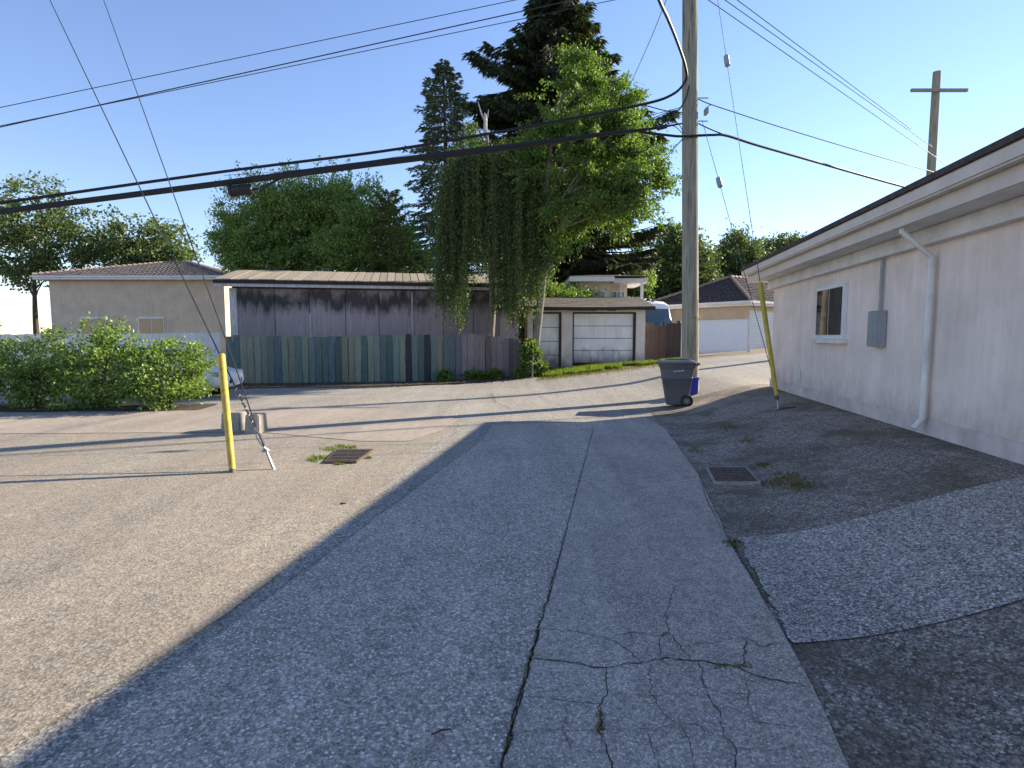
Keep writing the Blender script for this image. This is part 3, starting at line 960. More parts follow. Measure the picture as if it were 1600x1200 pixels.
# lot paving before the roller door
# far blue roof and white roof box
p = at(1178, 429, 52)
e = empty('blue_roofed_house', (p.x, 52, 0.9), R(8), 'far house with low blue-grey roof above the dark tiled roof', 'house')
mb = MB(); mb.box(-4.5, 4.5, 0, 8, 0, 4.6); mb.build('wall', M['wall_cream'], e)
zz = p.z - 0.9
mb = MB(); v = [(-5.0, -0.6, zz - 1.5), (5.0, -0.6, zz - 1.5), (5.0, 8.6, zz - 1.5), (-5.0, 8.6, zz - 1.5), (-1.2, 4, zz), (1.2, 4, zz)]
mb.add(v, [(0, 1, 5, 4), (1, 2, 5), (2, 3, 4, 5), (3, 0, 4), (0, 3, 2, 1)]); mb.build('roof', M['bluemetal'], e)
mb = MB(); mb.tube([(-5.0, -0.6, zz - 1.45), (-1.2, 4, zz + 0.05), (1.2, 4, zz + 0.05), (5, -0.6, zz - 1.45)], 0.09, 6); mb.build('ridge_trim', M['white'], e)
p = at(1106, 436, 48)
e = empty('far_house', (p.x, 48, 0.9), 0, 'distant grey-roofed house with white box top left of blue roof', 'house')
mb = MB(); mb.box(-3, 2.5, 0, 7, 0, 3.4); mb.build('wall', M['white_old'], e)
mb = MB(); q = p.z - 0.9; mb.add([(-3.5, -0.4, 3.4), (3, -0.4, 3.4), (3, 7.4, 3.4), (-3.5, 7.4, 3.4), (-0.6, 3.5, q - 0.2), (0.6, 3.5, q - 0.2)], [(0, 1, 5, 4), (1, 2, 5), (2, 3, 4, 5), (3, 0, 4), (0, 3, 2, 1)]); mb.build('roof', M['bluemetal'], e)
mb = MB(); mb.box(-0.5, 0.5, 3.1, 3.9, q - 0.6, q + 0.1); mb.build('chimney', M['white'], e)

# beige house behind the double garage
hy = 33.0
bx0, bx1 = at(905, 450, hy).x, at(1000, 450, hy).x
e = empty('flat_eaved_house', (bx0, hy, 0.6), 0, 'beige two-storey house with white eaves peeking above garage roof', 'house')
ztop = at(960, 441, hy).z - 0.6
mb = MB(); mb.box(0, bx1 - bx0 - 0.55, 0.9, 3, 0, ztop); mb.box(0, (bx1 - bx0) * 0.52, 0, 0.9, 0, ztop); mb.build('wall', M['wall_cream'], e)
ov = at(1010, 441, hy).x - bx0
mb = MB(); mb.box(-0.6, (bx1 - bx0) * 0.55, -0.6, 3.4, ztop, ztop + 0.28); mb.box((bx1 - bx0) * 0.55 + 0.01, ov, -0.3, 3.4, ztop - 0.05, ztop + 0.20); mb.build('fascia', M['white'], e)
mb = MB(); v = [(-0.7, -0.65, ztop + 0.29), (ov + .05, -0.65, ztop + 0.29), (ov + .05, 3.5, ztop + 0.29), (-0.7, 3.5, ztop + 0.29), (1.2, 1.4, ztop + 0.55), (ov - 1.5, 1.4, ztop + 0.55)]
mb.add(v, [(0, 1, 5, 4), (1, 2, 5), (2, 3, 4, 5), (3, 0, 4), (0, 3, 2, 1)]); mb.build('roof', M['tile'], e)
wx = at(950, 460, hy).x - bx0
zt_, zb_ = at(950, 453, hy).z - 0.6, at(950, 468, hy).z - 0.6
w1 = (bx1 - bx0) * 0.52 + 0.03
mb = MB(); mb.box(w1 + 0.02, w1 + 0.95, 0.86, 0.895, zb_ - 0.3, zt_); fr = mb.build('window', M['white'], e)
for k in (0, 1):
    mb = MB(); mb.box(w1 + 0.07 + k * 0.44, w1 + 0.46 + k * 0.44, 0.835, 0.858, zb_ - 0.25, zt_ - 0.05); mb.build('pane', M['glass'], fr)
mb = MB(); mb.box(0.9, 1.5, -0.04, -0.003, zb_ - 0.5, zt_ - 0.05); fr = mb.build('window', M['white'], e)
mb = MB(); mb.box(0.95, 1.45, -0.06, -0.043, zb_ - 0.45, zt_ - 0.1); mb.build('pane', M['glass'], fr)
mb = MB(); mb.box(ov - 0.35, ov - 0.2, -0.2, -0.05, 0, ztop - 0.06); mb.build('porch_post', M['white'], e)
mb = MB(); mb.box(w1 + 0.48, w1 + 0.56, -0.2, -0.12, 0, ztop - 0.06); mb.build('porch_post', M['white'], e)

# tiled house at the far left
p = at(362, 406, 40)
hl = hip_house('tiled_house', (p.x - 12.6, 40, 0), R(0), 12.0, 10.0, -0.5, at(362, 432, 40).z, 1.5, 0.6,
               'house with grey tiled roof at the left end of the shed', M['wall_cream'], M['tile_grey'], 13)
for x in (2.0, 6.0):
    mb = MB(); mb.box(x, x + 1.8, -0.06, -0.005, 1.4, 2.9); fr = mb.build('window', M['white'], hl)
    for k in (0, 1):
        mb = MB(); mb.box(x + 0.08 + k * 0.86, x + 0.86 + k * 0.86, -0.085, -0.063, 1.5, 2.8); mb.build('pane', M['glass_dark'], fr)

# ------------------------------------------------------------------ pink stucco garage on the right
ang = math.atan(0.16)
WC = Vector((wallx(13.3), 13.3, 0))          # far corner of wall
fw = Vector((math.sin(ang), math.cos(ang), 0)); rt = Vector((math.cos(ang), -math.sin(ang), 0))
rb = empty('stucco_garage', (WC.x, WC.y, 0), -ang, 'pale pink stucco garage with white eaves at right edge', 'garage')
# local: +y along the alley (away), +x into the building, origin at far corner
LEN, DEP = 17.5, 8.0
EZ = 3.13
mb = MB(); mb.box(0, DEP, -LEN, 0, 0.3, EZ - 0.28); mb.build('wall', M['wall_right'], rb)
mb = MB(); mb.box(-0.018, DEP, -LEN, 0.018, -0.2, 0.62); mb.build('plinth', M['plinth'], rb)
OV = 0.45
mb = MB()
mb.box(-OV, DEP + OV, -LEN - OV, OV, EZ - 0.27, EZ - 0.24); mb.build('soffit', M['white_old'], rb)
mb = MB()
mb.box(-OV - 0.03, -OV, -LEN - OV, OV + 0.03, EZ - 0.28, EZ - 0.02); mb.box(-OV, DEP + OV, OV, OV + 0.03, EZ - 0.28, EZ - 0.02)
mb.build('fascia', M['eave'], rb)
mb = MB()
mb.box(-OV - 0.15, -OV - 0.034, -LEN - OV, OV + 0.15, EZ - 0.13, EZ + 0.02); mb.box(-OV - 0.03, DEP + OV, OV + 0.034, OV + 0.15, EZ - 0.13, EZ + 0.02)
mb.build('gutter', M['eave'], rb, bevel=0.02)
mb = MB(); mb.box(-OV - 0.17, -OV + 0.06, -LEN - OV, OV + 0.17, EZ + 0.023, EZ + 0.085); mb.box(-OV + 0.06, DEP + OV, OV - 0.06, OV + 0.17, EZ + 0.023, EZ + 0.085); mb.build('eave_tiles', M['tile'], rb)
mb = MB(); mb.box(-0.12, -0.003, -LEN, 0.10, EZ - 0.46, EZ - 0.275); mb.box(-0.0, DEP, 0.003, 0.10, EZ - 0.46, EZ - 0.275); mb.build('frieze_board', M['white_old'], rb)
rf = empty('roof', (0, 0, 0)); rf.parent = rb
xr0, yr0, yr1 = DEP / 2, -DEP / 2, -LEN + DEP / 2
A = [(-OV + 0.04, OV - 0.04, EZ), (DEP + OV, OV - 0.04, EZ), (DEP + OV, -LEN - OV, EZ), (-OV + 0.04, -LEN - OV, EZ)]
rr0, rr1 = (xr0, yr0, EZ + 1.15), (xr0, yr1, EZ + 1.15)
mb = MB()
tile_slope(mb, A[3], A[0], rr0, rr1, 13, 0.05, 0.025)
tile_slope(mb, A[0], A[1], rr0, rr0, 13, 0.05, 0.025)
mb.build('tile_courses', M['tile'], rf)
mb = MB(); mb.add(A + [rr0, rr1], [(3, 0, 4, 5), (0, 1, 4), (1, 2, 5, 4), (2, 3, 5)]); mb.build('roof_deck', M['darkwood'], rf)
# a window and a garage door further along the wall
def wall_window(parent, y0, y1, z0, z1):
    mb = MB(); mb.box(-0.06, -0.003, y0, y1, z0, z1); fr = mb.build('window', M['white'], parent)
    m_ = (y0 + y1) / 2
    for a, b in ((y0 + 0.06, m_ - 0.03), (m_ + 0.03, y1 - 0.06)):
        mb = MB(); mb.box(-0.075, -0.063, a, b, z0 + 0.07, z1 - 0.06); mb.build('pane', M['glass_dark'], fr)
    mb = MB(); mb.box(-0.13, -0.003, y0 - 0.08, y1 + 0.08, z0 - 0.07, z0 - 0.003); mb.build('sill', M['white_old'], fr)
wall_window(rb, -4.1, -2.9, 1.55, 2.45)
mb = MB(); mb.tube([(-0.40, -6.6, EZ - 0.14), (-0.40, -6.6, EZ - 0.32), (-0.07, -6.6, EZ - 0.62), (-0.07, -6.6, 0.62), (-0.16, -6.6, 0.5)], 0.038, 8); mb.build('downspout', M['white_old'], rb, True)
mb = MB(); mb.box(-0.13, -0.003, -5.45, -5.15, 1.45, 1.95); mb.build('meter_box', M['insul'], rb, bevel=0.012)
mb = MB(); mb.tube([(-0.04, -5.3, 1.951), (-0.04, -5.3, EZ - 0.47)], 0.022, 8); mb.build('conduit', M['insul'], rb, True)
mb = MB(); mb.box(-0.025, -0.003, -2.05, -1.75, 0.75, 0.93); mb.build('vent', M['white_old'], rb)

# ------------------------------------------------------------------ utility poles
def polewood():
    m = NT('weathered_pole_wood')
    g_ = m.noise(3.0, 6, 0.7, (9, 9, 0.5))
    col = m.ramp(g_, [(0.25, (0.12, 0.112, 0.08)), (0.5, (0.28, 0.26, 0.19)), (0.8, (0.44, 0.41, 0.31))])
    ck = m.noise(2.6, 3, 0.5, (16, 16, 0.35))
    col = m.mix(m.ramp(ck, [(0.34, 0.9), (0.41, 0.0)]), col, (0.05, 0.045, 0.04))
    m.bump(m.noise(4.0, 5, 0.7, (18, 18, 0.6)), 0.5, 0.02)
    return m.done(col, 0.9)
M['pole'] = polewood()
PB_ = at(1078.5, 618, 14.5)
PX, PY = PB_.x, 14.5
PZ = ground_z(PX, PY)
pole = empty('utility_pole', (0, 0, 0), 0, 'tall weathered wooden utility pole behind the wheeled bin', 'pole')
mb = MB()
hs = [PZ - 0.3, PZ + 0.4, 2, 4, 6, 8, 10, 12.2]
xt = at(1078, 0, 14.5).x
mb.tube([(PX + (xt - PX) * (h - PZ) / 9.4, PY, h) for h in hs], [0.215, 0.205, 0.2, 0.195, 0.19, 0.183, 0.175, 0.16], 20)
mb.build('shaft', M['pole'], pole, True)
mb = MB(); mb.box(PX - 1.2, PX + 1.2, PY - 0.28, PY - 0.17, 10.9, 11.02); mb.build('crossarm', M['pole'], pole)
for x in (-1.05, -0.45, 1.05):
    mb = MB(); mb.tube([(PX + x, PY - 0.22, 11.02), (PX + x, PY - 0.22, 11.1), (PX + x, PY - 0.22, 11.2), (PX + x, PY - 0.22, 11.25)], [0.03, 0.06, 0.05, 0.02], 10); mb.build('insulator', M['insul'], pole, True)
p = at(1099, 174, PY)
mb = MB(); mb.box(PX + 0.17, p.x + 0.10, PY - 0.10, PY + 0.08, p.z - 0.08, p.z + 0.07); mb.build('bracket', M['insul'], pole, bevel=0.012)
for py in (154, 190, 211):
    q = at(1068, py, PY)
    mb = MB(); mb.cyl((PX - 0.24, PY - 0.03, q.z), (PX + 0.24, PY - 0.03, q.z), 0.014, n=8); mb.build('bolt', M['steel'], pole)
q = at(1078, 497, PY)
mb = MB(); mb.tube([(PX + 0.206 * math.cos(a), PY + 0.206 * math.sin(a), q.z) for a in lin(R(180), R(360), 12)], 0.008, 6); mb.build('strap', M['rust'], pole)

# neighbouring pole along the cross alley: its shadow is the far line on the paving
s1, s2 = gp(560, 633), gp(1180, 579)
dsh = Vector((SV.x, SV.y, 0)).normalized()
p2 = Vector((s1.x, s1.y, 0)) + dsh * 25.0
pz2 = ground_z(p2.x, p2.y)
pole2 = empty('utility_pole', (p2.x, p2.y, pz2), 0, 'far utility pole beyond the pink stucco garage', 'pole')
mb = MB(); mb.tube([(0, 0, -0.3), (0, 0, 4), (0, 0, 8), (0, 0, 11.8)], [0.2, 0.185, 0.17, 0.15], 14); mb.build('shaft', M['pole'], pole2, True)
mb = MB(); mb.box(-1.2, 1.2, -0.25, -0.15, 10.9, 11.02); mb.build('crossarm', M['pole'], pole2)

# ------------------------------------------------------------------ cables
def spline(P, n=10):
    P = [Vector(p) for p in P]
    if len(P) == 2:
        return [P[0].lerp(P[1], i / n) for i in range(n + 1)]
    Q = [P[0] * 2 - P[1]] + P + [P[-1] * 2 - P[-2]]
    out = []
    for i in range(1, len(Q) - 2):
        for k in range(n):
            t = k / n
            a, b, c, d_ = Q[i - 1], Q[i], Q[i + 1], Q[i + 2]
            out.append(0.5 * ((2 * b) + (c - a) * t + (2 * a - 5 * b + 4 * c - d_) * t * t + (3 * b - a - 3 * c + d_) * t ** 3))
    out.append(P[-1])
    return out

def cable(name, pts, r, label, mat='cable', n=10, sides=6, cat='cable', group=None):
    P = spline([at(*q) for q in pts], n)
    rr = r if not hasattr(r, '__len__') else [float(np.interp(i / (len(P) - 1), np.linspace(0, 1, len(r)), r)) for i in range(len(P))]
    mb = MB(); mb.tube(P, rr, sides)
    o = mb.build(name, M[mat], None, True)
    return tag(o, label, cat, group)

def ext(a, b, k):
    """extend a straight run past b by factor k, both given as (px, py, Y), in space"""
    A, B = at(*a), at(*b)
    return B + (B - A) * k

cable('overhead_cable', [(-420, 372, 11.3), (-150, 338, 11.9), (350, 268, 13), (620, 233, 13.6), (850, 193, 14.0), (1000, 164, 14.2), (1050, 148, 14.22), (1071, 126, 14.15), (1071, 104, 13.8),
                         (1058, 65, 13.0), (1043, 28, 12.0), (1030, 0, 11.2), (1000, -80, 9.5), (900, -330, 6.0), (500, -1300, 2.6)], 0.032,
      'upper thick black cable curving down around the pole and running left')
cable('overhead_cable', [(-420, 384, 11.0), (-150, 350, 11.6), (350, 286, 12.8), (450, 273, 13), (620, 251, 13.5), (800, 229, 13.9), (940, 210, 14.1), (1012, 202, 14.25), (1066, 193, 14.32)], [0.045, 0.062, 0.075, 0.075, 0.045, 0.018],
      'thickest black cable bundle sagging left from the pole')
cable('overhead_cable', [(1000, 206, 14.2), (1040, 211, 14.25), (1066, 213, 14.27), (1112, 211, 14.3), (1135, 212, 14.4), (1180, 226, 14.7), (1250, 246, 15.3), (1420, 294, 17), (1700, 368, 20)], 0.030,
      'thick black cable passing the pole and dropping to the right')
cable('overhead_cable', [(1091, 193, 14.4), (1110, 202, 14.4), (1135, 212, 14.42)], 0.014, 'short thin strand meeting the right-hand cable just beside the pole')
cable('overhead_wire', [(1091, 155, 14.5), (1122, 167, 14.6), (1250, 208, 15.6), (1420, 258, 17), (1700, 336, 20)], 0.012, 'thin wire dropping right from the pole above the thick cable', 'wire')
cable('overhead_wire', [(1100, 174, 14.5), (1110, 164, 14.5), (1124, 168, 14.6)], 0.010, 'short tie wire from the grey bracket to the right-hand wire', 'wire')
cable('overhead_wire', [(1006, 164, 14.2), (1040, 173, 14.3), (1067, 176, 14.35)], 0.012, 'short thin wire slanting down from upper cable into the pole')
cable('overhead_wire', [(970, 192, 22), (1040, 174, 15.6), (1067, 167, 14.5)], 0.009, 'faint wire from behind the tree up to the pole', 'wire')
cable('overhead_cable', [(1031, 196, 14.2), (1053, 180, 14.2), (1070, 158, 14.2), (1077, 134, 14.2)], 0.020, 'short black jumper cable linking bundle and upper cable at the pole')
cable('overhead_cable', [(934, 218, 14.1), (960, 230, 14.05), (985, 238, 14.0), (1005, 236, 14.0), (1019, 224, 14.05), (1021, 211, 14.1), (1012, 202, 14.15)], 0.013, 'slack black loop of cable hanging under the bundle')
for k, (a, b, c_) in enumerate([((1042, 194, 14.2), (1058, 192, 14.25), (1068, 206, 14.3)), ((1044, 196, 14.2), (1055, 198, 14.2), (1067, 209, 14.3))]):
    cable('overhead_wire', [a, b, c_], 0.009, ('upper', 'lower')[k] + ' of two small drip loops between splice box and pole')
def splice(pa, pb, r, label, name='splice_case'):
    A, B = at(*pa), at(*pb)
    e = empty(name, (0, 0, 0), 0, label, 'splice case')
    mb = MB(); d = (B - A)
    mb.tube([A, A + d * 0.04, A + d * 0.06, A + d * 0.94, A + d * 0.96, B], [r * 0.75, r * 0.97, r, r, r * 0.97, r * 0.75], 14)
    mb.build('body', M['cable'], e, True)
    for t in (0.12, 0.5, 0.9):
        mb = MB(); mb.tube([A + d * (t - 0.02), A + d * (t + 0.02)], r * 1.06, 14); mb.build('band', M['cable'], e, True)
    return A, B
splice((357, 299, 12.75), (394, 295, 12.85), 0.115, 'fat black cylindrical splice case under the cable at left')
for k, dy in enumerate((0, 5)):
    cable('overhead_cable', [(392, 296 + dy * 0.3, 12.85), (412, 291 + dy * 0.6, 12.9), (432, 281 + dy * 0.4, 12.95), (452, 273, 13.0)], 0.014,
          ('upper', 'lower')[k] + ' of two leads from the fat splice case up to the bundle')
splice((1026, 201, 14.15), (1042, 197, 14.15), 0.05, 'small black splice box hanging beside the pole')
# power lines, upper left
for k, (a, b) in enumerate([((350, 95, 13.8), (805, 0, 14.2)), ((350, 121, 13.8), (895, 0, 14.2)), ((350, 125, 14.2), (960, 0, 14.6))]):
    A, B = at(*a), at(*b)
    t = (PX - B.x) / (B.x - A.x)
    P0, P1 = A - (B - A) * 1.6, B + (B - A) * max(0.2, t)
    mb = MB(); mb.tube([P0, A, B, P1], 0.009 if k != 1 else 0.013, 5)
    tag(mb.build('power_line', M['wire'], None, True), ('topmost', 'middle', 'lowest')[k] + ' of the thin power lines crossing the upper left sky', 'power line', 'power lines')
for k, (a, b) in enumerate([((1107, 0, 14.6), (1250, 99, 16.2)), ((1133, 0, 14.6), (1250, 83, 16.2)), ((1152, 0, 14.6), (1250, 73, 16.2))]):
    A, B = at(*a), at(*b)
    mb = MB(); mb.tube([A - (B - A) * 0.25, A, B, B + (B - A) * 2.5], 0.010, 5)
    tag(mb.build('power_line', M['wire'], None, True), ('lowest', 'middle', 'topmost')[k] + ' of the three thin power lines in the upper right sky', 'power line', 'power lines')
# service drop to the houses at the back
cable('service_wire', [(1046, -12, 14.6), (1041, 0, 15), (1010, 76, 18.5), (970, 161, 24), (930, 225, 31)], 0.010, 'service wire running from above the pole down behind the tree', 'wire')
for k in (0, 4):
    cable('service_wire', [(1067, 216 + k * 0.2, 14.4), (1021, 267 + k, 17), (905, 403 + k, 25), (867, 443 + k * .4, 28.5)], 0.007, ('upper', 'lower')[k // 4] + ' of twin thin wires slanting from pole to the dark conifer', 'wire')
cable('service_wire', [(350, 274, 16), (470, 265, 16.3), (620, 245, 16.8), (800, 214, 17.5)], 0.006, 'hair-thin wire running just above the thick bundle at left', 'wire')

# ------------------------------------------------------------------ guy wires with guards
def yellow_mat():
    m = NT('faded_yellow_plastic')
    col = m.ramp(m.noise(3, 4, 0.6, (4, 4, 0.8)), [(0.3, (0.42, 0.30, 0.03)), (0.7, (0.60, 0.44, 0.05))])
    col = m.mix(m.ramp(m.noise(14, 5, 0.75, (1.5, 1.5, 0.6)), [(0.52, 0.0), (0.72, 0.75)]), col, (0.13, 0.10, 0.05))
    m.bump(m.noise(40, 3, 0.6), 0.15, 0.005)
    return m.done(col, 0.6)
M['yellow'] = yellow_mat()
def guard(pa, pb, r, label):
    e = empty('guy_guard', (0, 0, 0), 0, label, 'guy guard')
    A, B = Vector(pa), Vector(pb)
    mb = MB()
    P = [A.lerp(B, t) for t in lin(0, 1, 8)]
    mb.tube(P, [r * (0.85 + 0.03 * i) for i in range(8)], 12); mb.build('sleeve', M['yellow'], e, True)
    mb = MB(); mb.tube([P[-1], P[-1] + (B - A).normalized() * 0.05], [r * 1.06, r * 1.1], 12); mb.build('collar', M['yellow'], e, True)
    mb = MB(); mb.tube([P[0] - (B - A).normalized() * 0.08, P[0] + (B - A).normalized() * 0.02], [r * 0.8, r * 0.85], 12); mb.build('foot', M['rust'], e, True)
    return e
AN = gp(1217, 641)
g2 = at(1097, 188, PY); g1 = at(1111, -70, PY)
guard(at(1213.5, 618, AN.y + 0.08), at(1188, 446, AN.y + 0.75), 0.042, 'leaning yellow guy-wire guard in front of the pink stucco wall')
e = empty('anchor_rod', (AN.x, AN.y, AN.z), 0, 'steel anchor rod at the foot of the right yellow guard', 'anchor')
mb = MB(); mb.cyl((0, 0, -0.1), tuple(at(1214, 615, AN.y + 0.1) - AN), 0.014, n=8); mb.build('rod', M['steel'], e)
blob_sheet('anchor_hole_ground', (AN.x + 0.12, AN.y), 0.16, 0.09, 0.1, M['dirt'], 0.022, 0.3, seed=44)
def guy(P, label, r=0.007, insul=None):
    e = empty('guy_wire', (0, 0, 0), 0, label, 'guy wire')
    mb = MB(); mb.tube(P, r, 6); mb.build('strand', M['wire'], e, True)
    if insul is not None:
        p, d = insul
        d = d.normalized()
        mb = MB(); mb.tube([p - d * 0.15, p - d * 0.13, p - d * 0.02, p, p + d * 0.02, p + d * 0.13, p + d * 0.15], [0.02, 0.055, 0.06, 0.048, 0.06, 0.055, 0.02], 10); mb.build('strain_insulator', M['insul'], e, True)
    return e
A0 = at(1214, 618, AN.y + 0.08)
def on_line(A, B, py):
    # point of segment A-B that projects on image row py
    lo, hi = 0.0, 1.0
    for _ in range(40):
        m_ = (lo + hi) / 2
        p = A.lerp(B, m_)
        y = p.y * math.cos(PITCH) - (p.z - CAM_H) * math.sin(PITCH)
        z = p.y * math.sin(PITCH) + (p.z - CAM_H) * math.cos(PITCH)
        if 600 - FPX * z / y > py: lo = m_
        else: hi = m_
    return A.lerp(B, lo)
guy([A0, g1], 'taller guy wire with strain insulator, right of the pole', insul=(on_line(A0, g1, 95), g1 - A0))
A1 = at(1211, 600, AN.y + 0.15)
guy([A1, g2], 'shorter guy wire from grey bracket down past the tiled roof', insul=(on_line(A1, g2, 285), g2 - A1))
# left anchor with two wires
LA = gp(428, 734)
e = empty('anchor_rod', (0, 0, 0), 0, 'steel anchor rod with eye and turnbuckle beside left drain', 'anchor')
eye = at(415, 703, LA.y + 0.12)
mb = MB(); mb.tube([LA - Vector((0, 0, 0.1)), LA, eye], [0.018, 0.018, 0.018], 8); mb.build('rod', M['steel'], e, True)
mb = MB(); mb.tube([eye + Vector((-0.03, 0, -0.02)), eye + Vector((0.0, -0.02, 0.03)), eye + Vector((0.03, 0, 0.0)), eye + Vector((0, 0.02, -0.03))], 0.02, 6); mb.build('eye', M['steel'], e, True)
tb = at(398, 668, LA.y + 0.3)
for s in (-1, 1):
    mb = MB(); mb.tube(spline([eye, eye.lerp(tb, 0.5) + Vector((0.035 * s, 0, 0.0)), tb]), 0.009, 6); mb.build('turnbuckle_bar', M['steel'], e, True)
w1a = at(352, 572, LA.y + 0.9)
w1b = w1a + (w1a - tb) * 16
ge = guy([tb, w1a, w1b], 'lower wrapped guy wire rising left from the steel anchor', 0.011)
mb = MB()
Pw = [tb.lerp(w1a, t) + Vector((0.016 * math.cos(t * 60), 0.016 * math.sin(t * 60), 0)) for t in lin(0.0, 0.62, 60)]
mb.tube(Pw, 0.007, 5); mb.build('grip_wrap', M['steel'], ge, True)
w2a = at(352, 528, LA.y + 1.2)
guy([eye, at(405, 680, LA.y + .25), w2a, w2a + (w2a - eye) * 16], 'straight upper guy wire rising left from the steel anchor', 0.009)
YB = gp(363, 738)
guard(YB + Vector((0, 0, 0.03)), at(346, 560, YB.y + 0.75), 0.045, 'grubby yellow guy-wire guard at left edge beside the anchor')

# ------------------------------------------------------------------ storm drains
def drain(corners, label, bars_n, first_mat):
    c = [Vector(p) for p in corners]     # near-left, near-right, far-right, far-left on ground
    cen = sum(c, Vector()) / 4
    e = empty('storm_drain', (cen.x, cen.y, cen.z), 0, label, 'drain')
    L = [p - cen for p in c]
    mb = MB()
    mb.quad(*[p + Vector((0, 0, 0.022)) for p in L]); mb.build('pit_shade', M['black'], e)  # flat black sheet on the paving, standing in for the shade below the bars
    mb = MB()
    for i in range(4):
        a, b = L[i], L[(i + 1) % 4]
        na, nb_ = a * 1.10, b * 1.10
        z0, z1 = Vector((0, 0, 0.0)), Vector((0, 0, 0.036))
        mb.hexa([na + z0, nb_ + z0, b + z0, a + z0, na + z1, nb_ + z1, b + z1, a + z1])
    mb.build('frame', first_mat, e)
    for i in range(bars_n):
        t0, t1 = (i + 0.32) / bars_n, (i + 0.72) / bars_n
        p, q = L[0].lerp(L[3], t0), L[1].lerp(L[2], t0)
        r_, s_ = L[1].lerp(L[2], t1), L[0].lerp(L[3], t1)
        z0, z1 = Vector((0, 0, 0.023)), Vector((0, 0, 0.040))
        mb = MB(); mb.hexa([p + z0, q + z0, r_ + z0, s_ + z0, p + z1, q + z1, r_ + z1, s_ + z1]); mb.build('bar', M['rust'], e)
    return e
drain([gp(510, 724), gp(556, 724), gp(581, 706), gp(528, 706)], 'rusty storm drain grate on the sunlit left apron', 8, M['rust'])
drain([gp(1118, 757), gp(1184, 757), gp(1164, 734), gp(1106, 734)], 'storm drain grate in the shaded right apron', 9, M['concrete'])

# ------------------------------------------------------------------ concrete blocks at left
for (x0, x1, yt, yb, lab) in ((344, 377, 645, 674, 'concrete block at the far left beside the yellow guard'), (381, 406, 648, 678, 'mossy grey concrete block right behind the guy wires')):
    a, b = gp(x0, yb), gp(x1, yb)
    h = at(x0, yt, a.y).z - a.z
    w = b.x - a.x
    e = empty('concrete_block', (a.x, a.y, a.z), R(-6), lab, 'block')
    mb = MB(); mb.hexa([Vector(q) for q in [(0, 0, -0.05), (w, 0, -0.05), (w, 0.3, -0.05), (0, 0.3, -0.05), (0.02, 0.02, h), (w - 0.015, 0.02, h), (w - 0.015, 0.28, h), (0.02, 0.28, h)]])
    mb.build('body', M['concrete'], e, bevel=0.015)

# ------------------------------------------------------------------ wheeled bin and blue bucket
M['bin'] = plain('charcoal_bin_plastic', (0.10, 0.098, 0.105), 0.5, var=0.18, scale=3, bump=0.12, bscale=120)
M['binlid'] = plain('dark_green_grey_lid', (0.085, 0.10, 0.10), 0.4, var=0.2, scale=5, bump=0.1)
M['rubber'] = plain('black_rubber', (0.012, 0.012, 0.013), 0.7, var=0.2, bump=0.2)
M['plate'] = plain('pale_number_plate', (0.7, 0.7, 0.72), 0.4, var=0.05, bump=0)
M['bluepl'] = plain('bright_blue_plastic', (0.012, 0.035, 0.42), 0.4, var=0.15, bump=0.05)
bl = gp(1048, 638); br = gp(1066, 638)
BP = at(1062, 637, bl.y); BP.z = ground_z(BP.x, BP.y) + 0.008
k = bl.y / FPX     # metres per pixel at the bin
binx = empty('wheeled_bin', (BP.x, BP.y + 0.24, BP.z), R(-14), 'charcoal wheeled refuse bin with ridged lid before the utility pole', 'bin')
Hb = 66 * k
def rrect(x0, x1, y0, y1, z, r, n=4):
    out = []
    for cx, cy, a0 in ((x1 - r, y1 - r, 0), (x0 + r, y1 - r, 90), (x0 + r, y0 + r, 180), (x1 - r, y0 + r, 270)):
        for i in range(n + 1):
            a = R(a0 + 90 * i / n)
            out.append(Vector((cx + r * math.cos(a), cy + r * math.sin(a), z)))
    return out
mb = MB()
prof = [(0.0, 0.13, 0.0), (0.02, 0.0, 0.0), (0.30, 0.0, 0.0), (0.62, 0.0, 0), (0.635, -0.008, 0), (0.66, -0.008, 0), (0.675, 0, 0), (0.90, 0, 0), (0.905, -0.018, 0), (1.0, -0.02, 0)]
rings = []
for t, ins, _ in prof:
    xl = -0.235 - 0.165 * t; xr_ = 0.225 + 0.13 * t
    hy = 0.22 + 0.075 * t
    i_ = ins * 0.25 if ins > 0 else ins
    rings.append(rrect(xl + i_, xr_ - i_, -hy + i_, hy - i_, 0.03 + t * Hb, 0.05))
mb.loft(rings); mb.build('body', M['bin'], binx, True)
zt_ = 0.03 + Hb
mb = MB()
rings = []
for (o_, z, ) in ((0.035, zt_ - 0.02), (0.045, zt_ + 0.0), (0.04, zt_ + 0.03), (0.0, zt_ + 0.055), (-0.10, zt_ + 0.075), (-0.2, zt_ + 0.08)):
    rings.append(rrect(-0.40 - o_, 0.355 + o_ * 0.8, -0.295 - o_, 0.295 + o_, z, 0.06))
mb.loft(rings); lid = mb.build('lid', M['binlid'], binx, True)
for y in (-0.18, -0.06, 0.06, 0.18):
    mb = MB(); mb.tube([(-0.38, y, zt_ + 0.045), (-0.2, y, zt_ + 0.078), (0.18, y, zt_ + 0.078), (0.33, y, zt_ + 0.05)], 0.014, 6); mb.build('ridge', M['binlid'], lid, True)
mb = MB(); mb.tube([(0.37, -0.24, zt_ - 0.05), (0.45, -0.24, zt_ - 0.01), (0.45, 0.24, zt_ - 0.01), (0.37, 0.24, zt_ - 0.05)], 0.017, 8); mb.build('handle', M['bin'], binx, True)
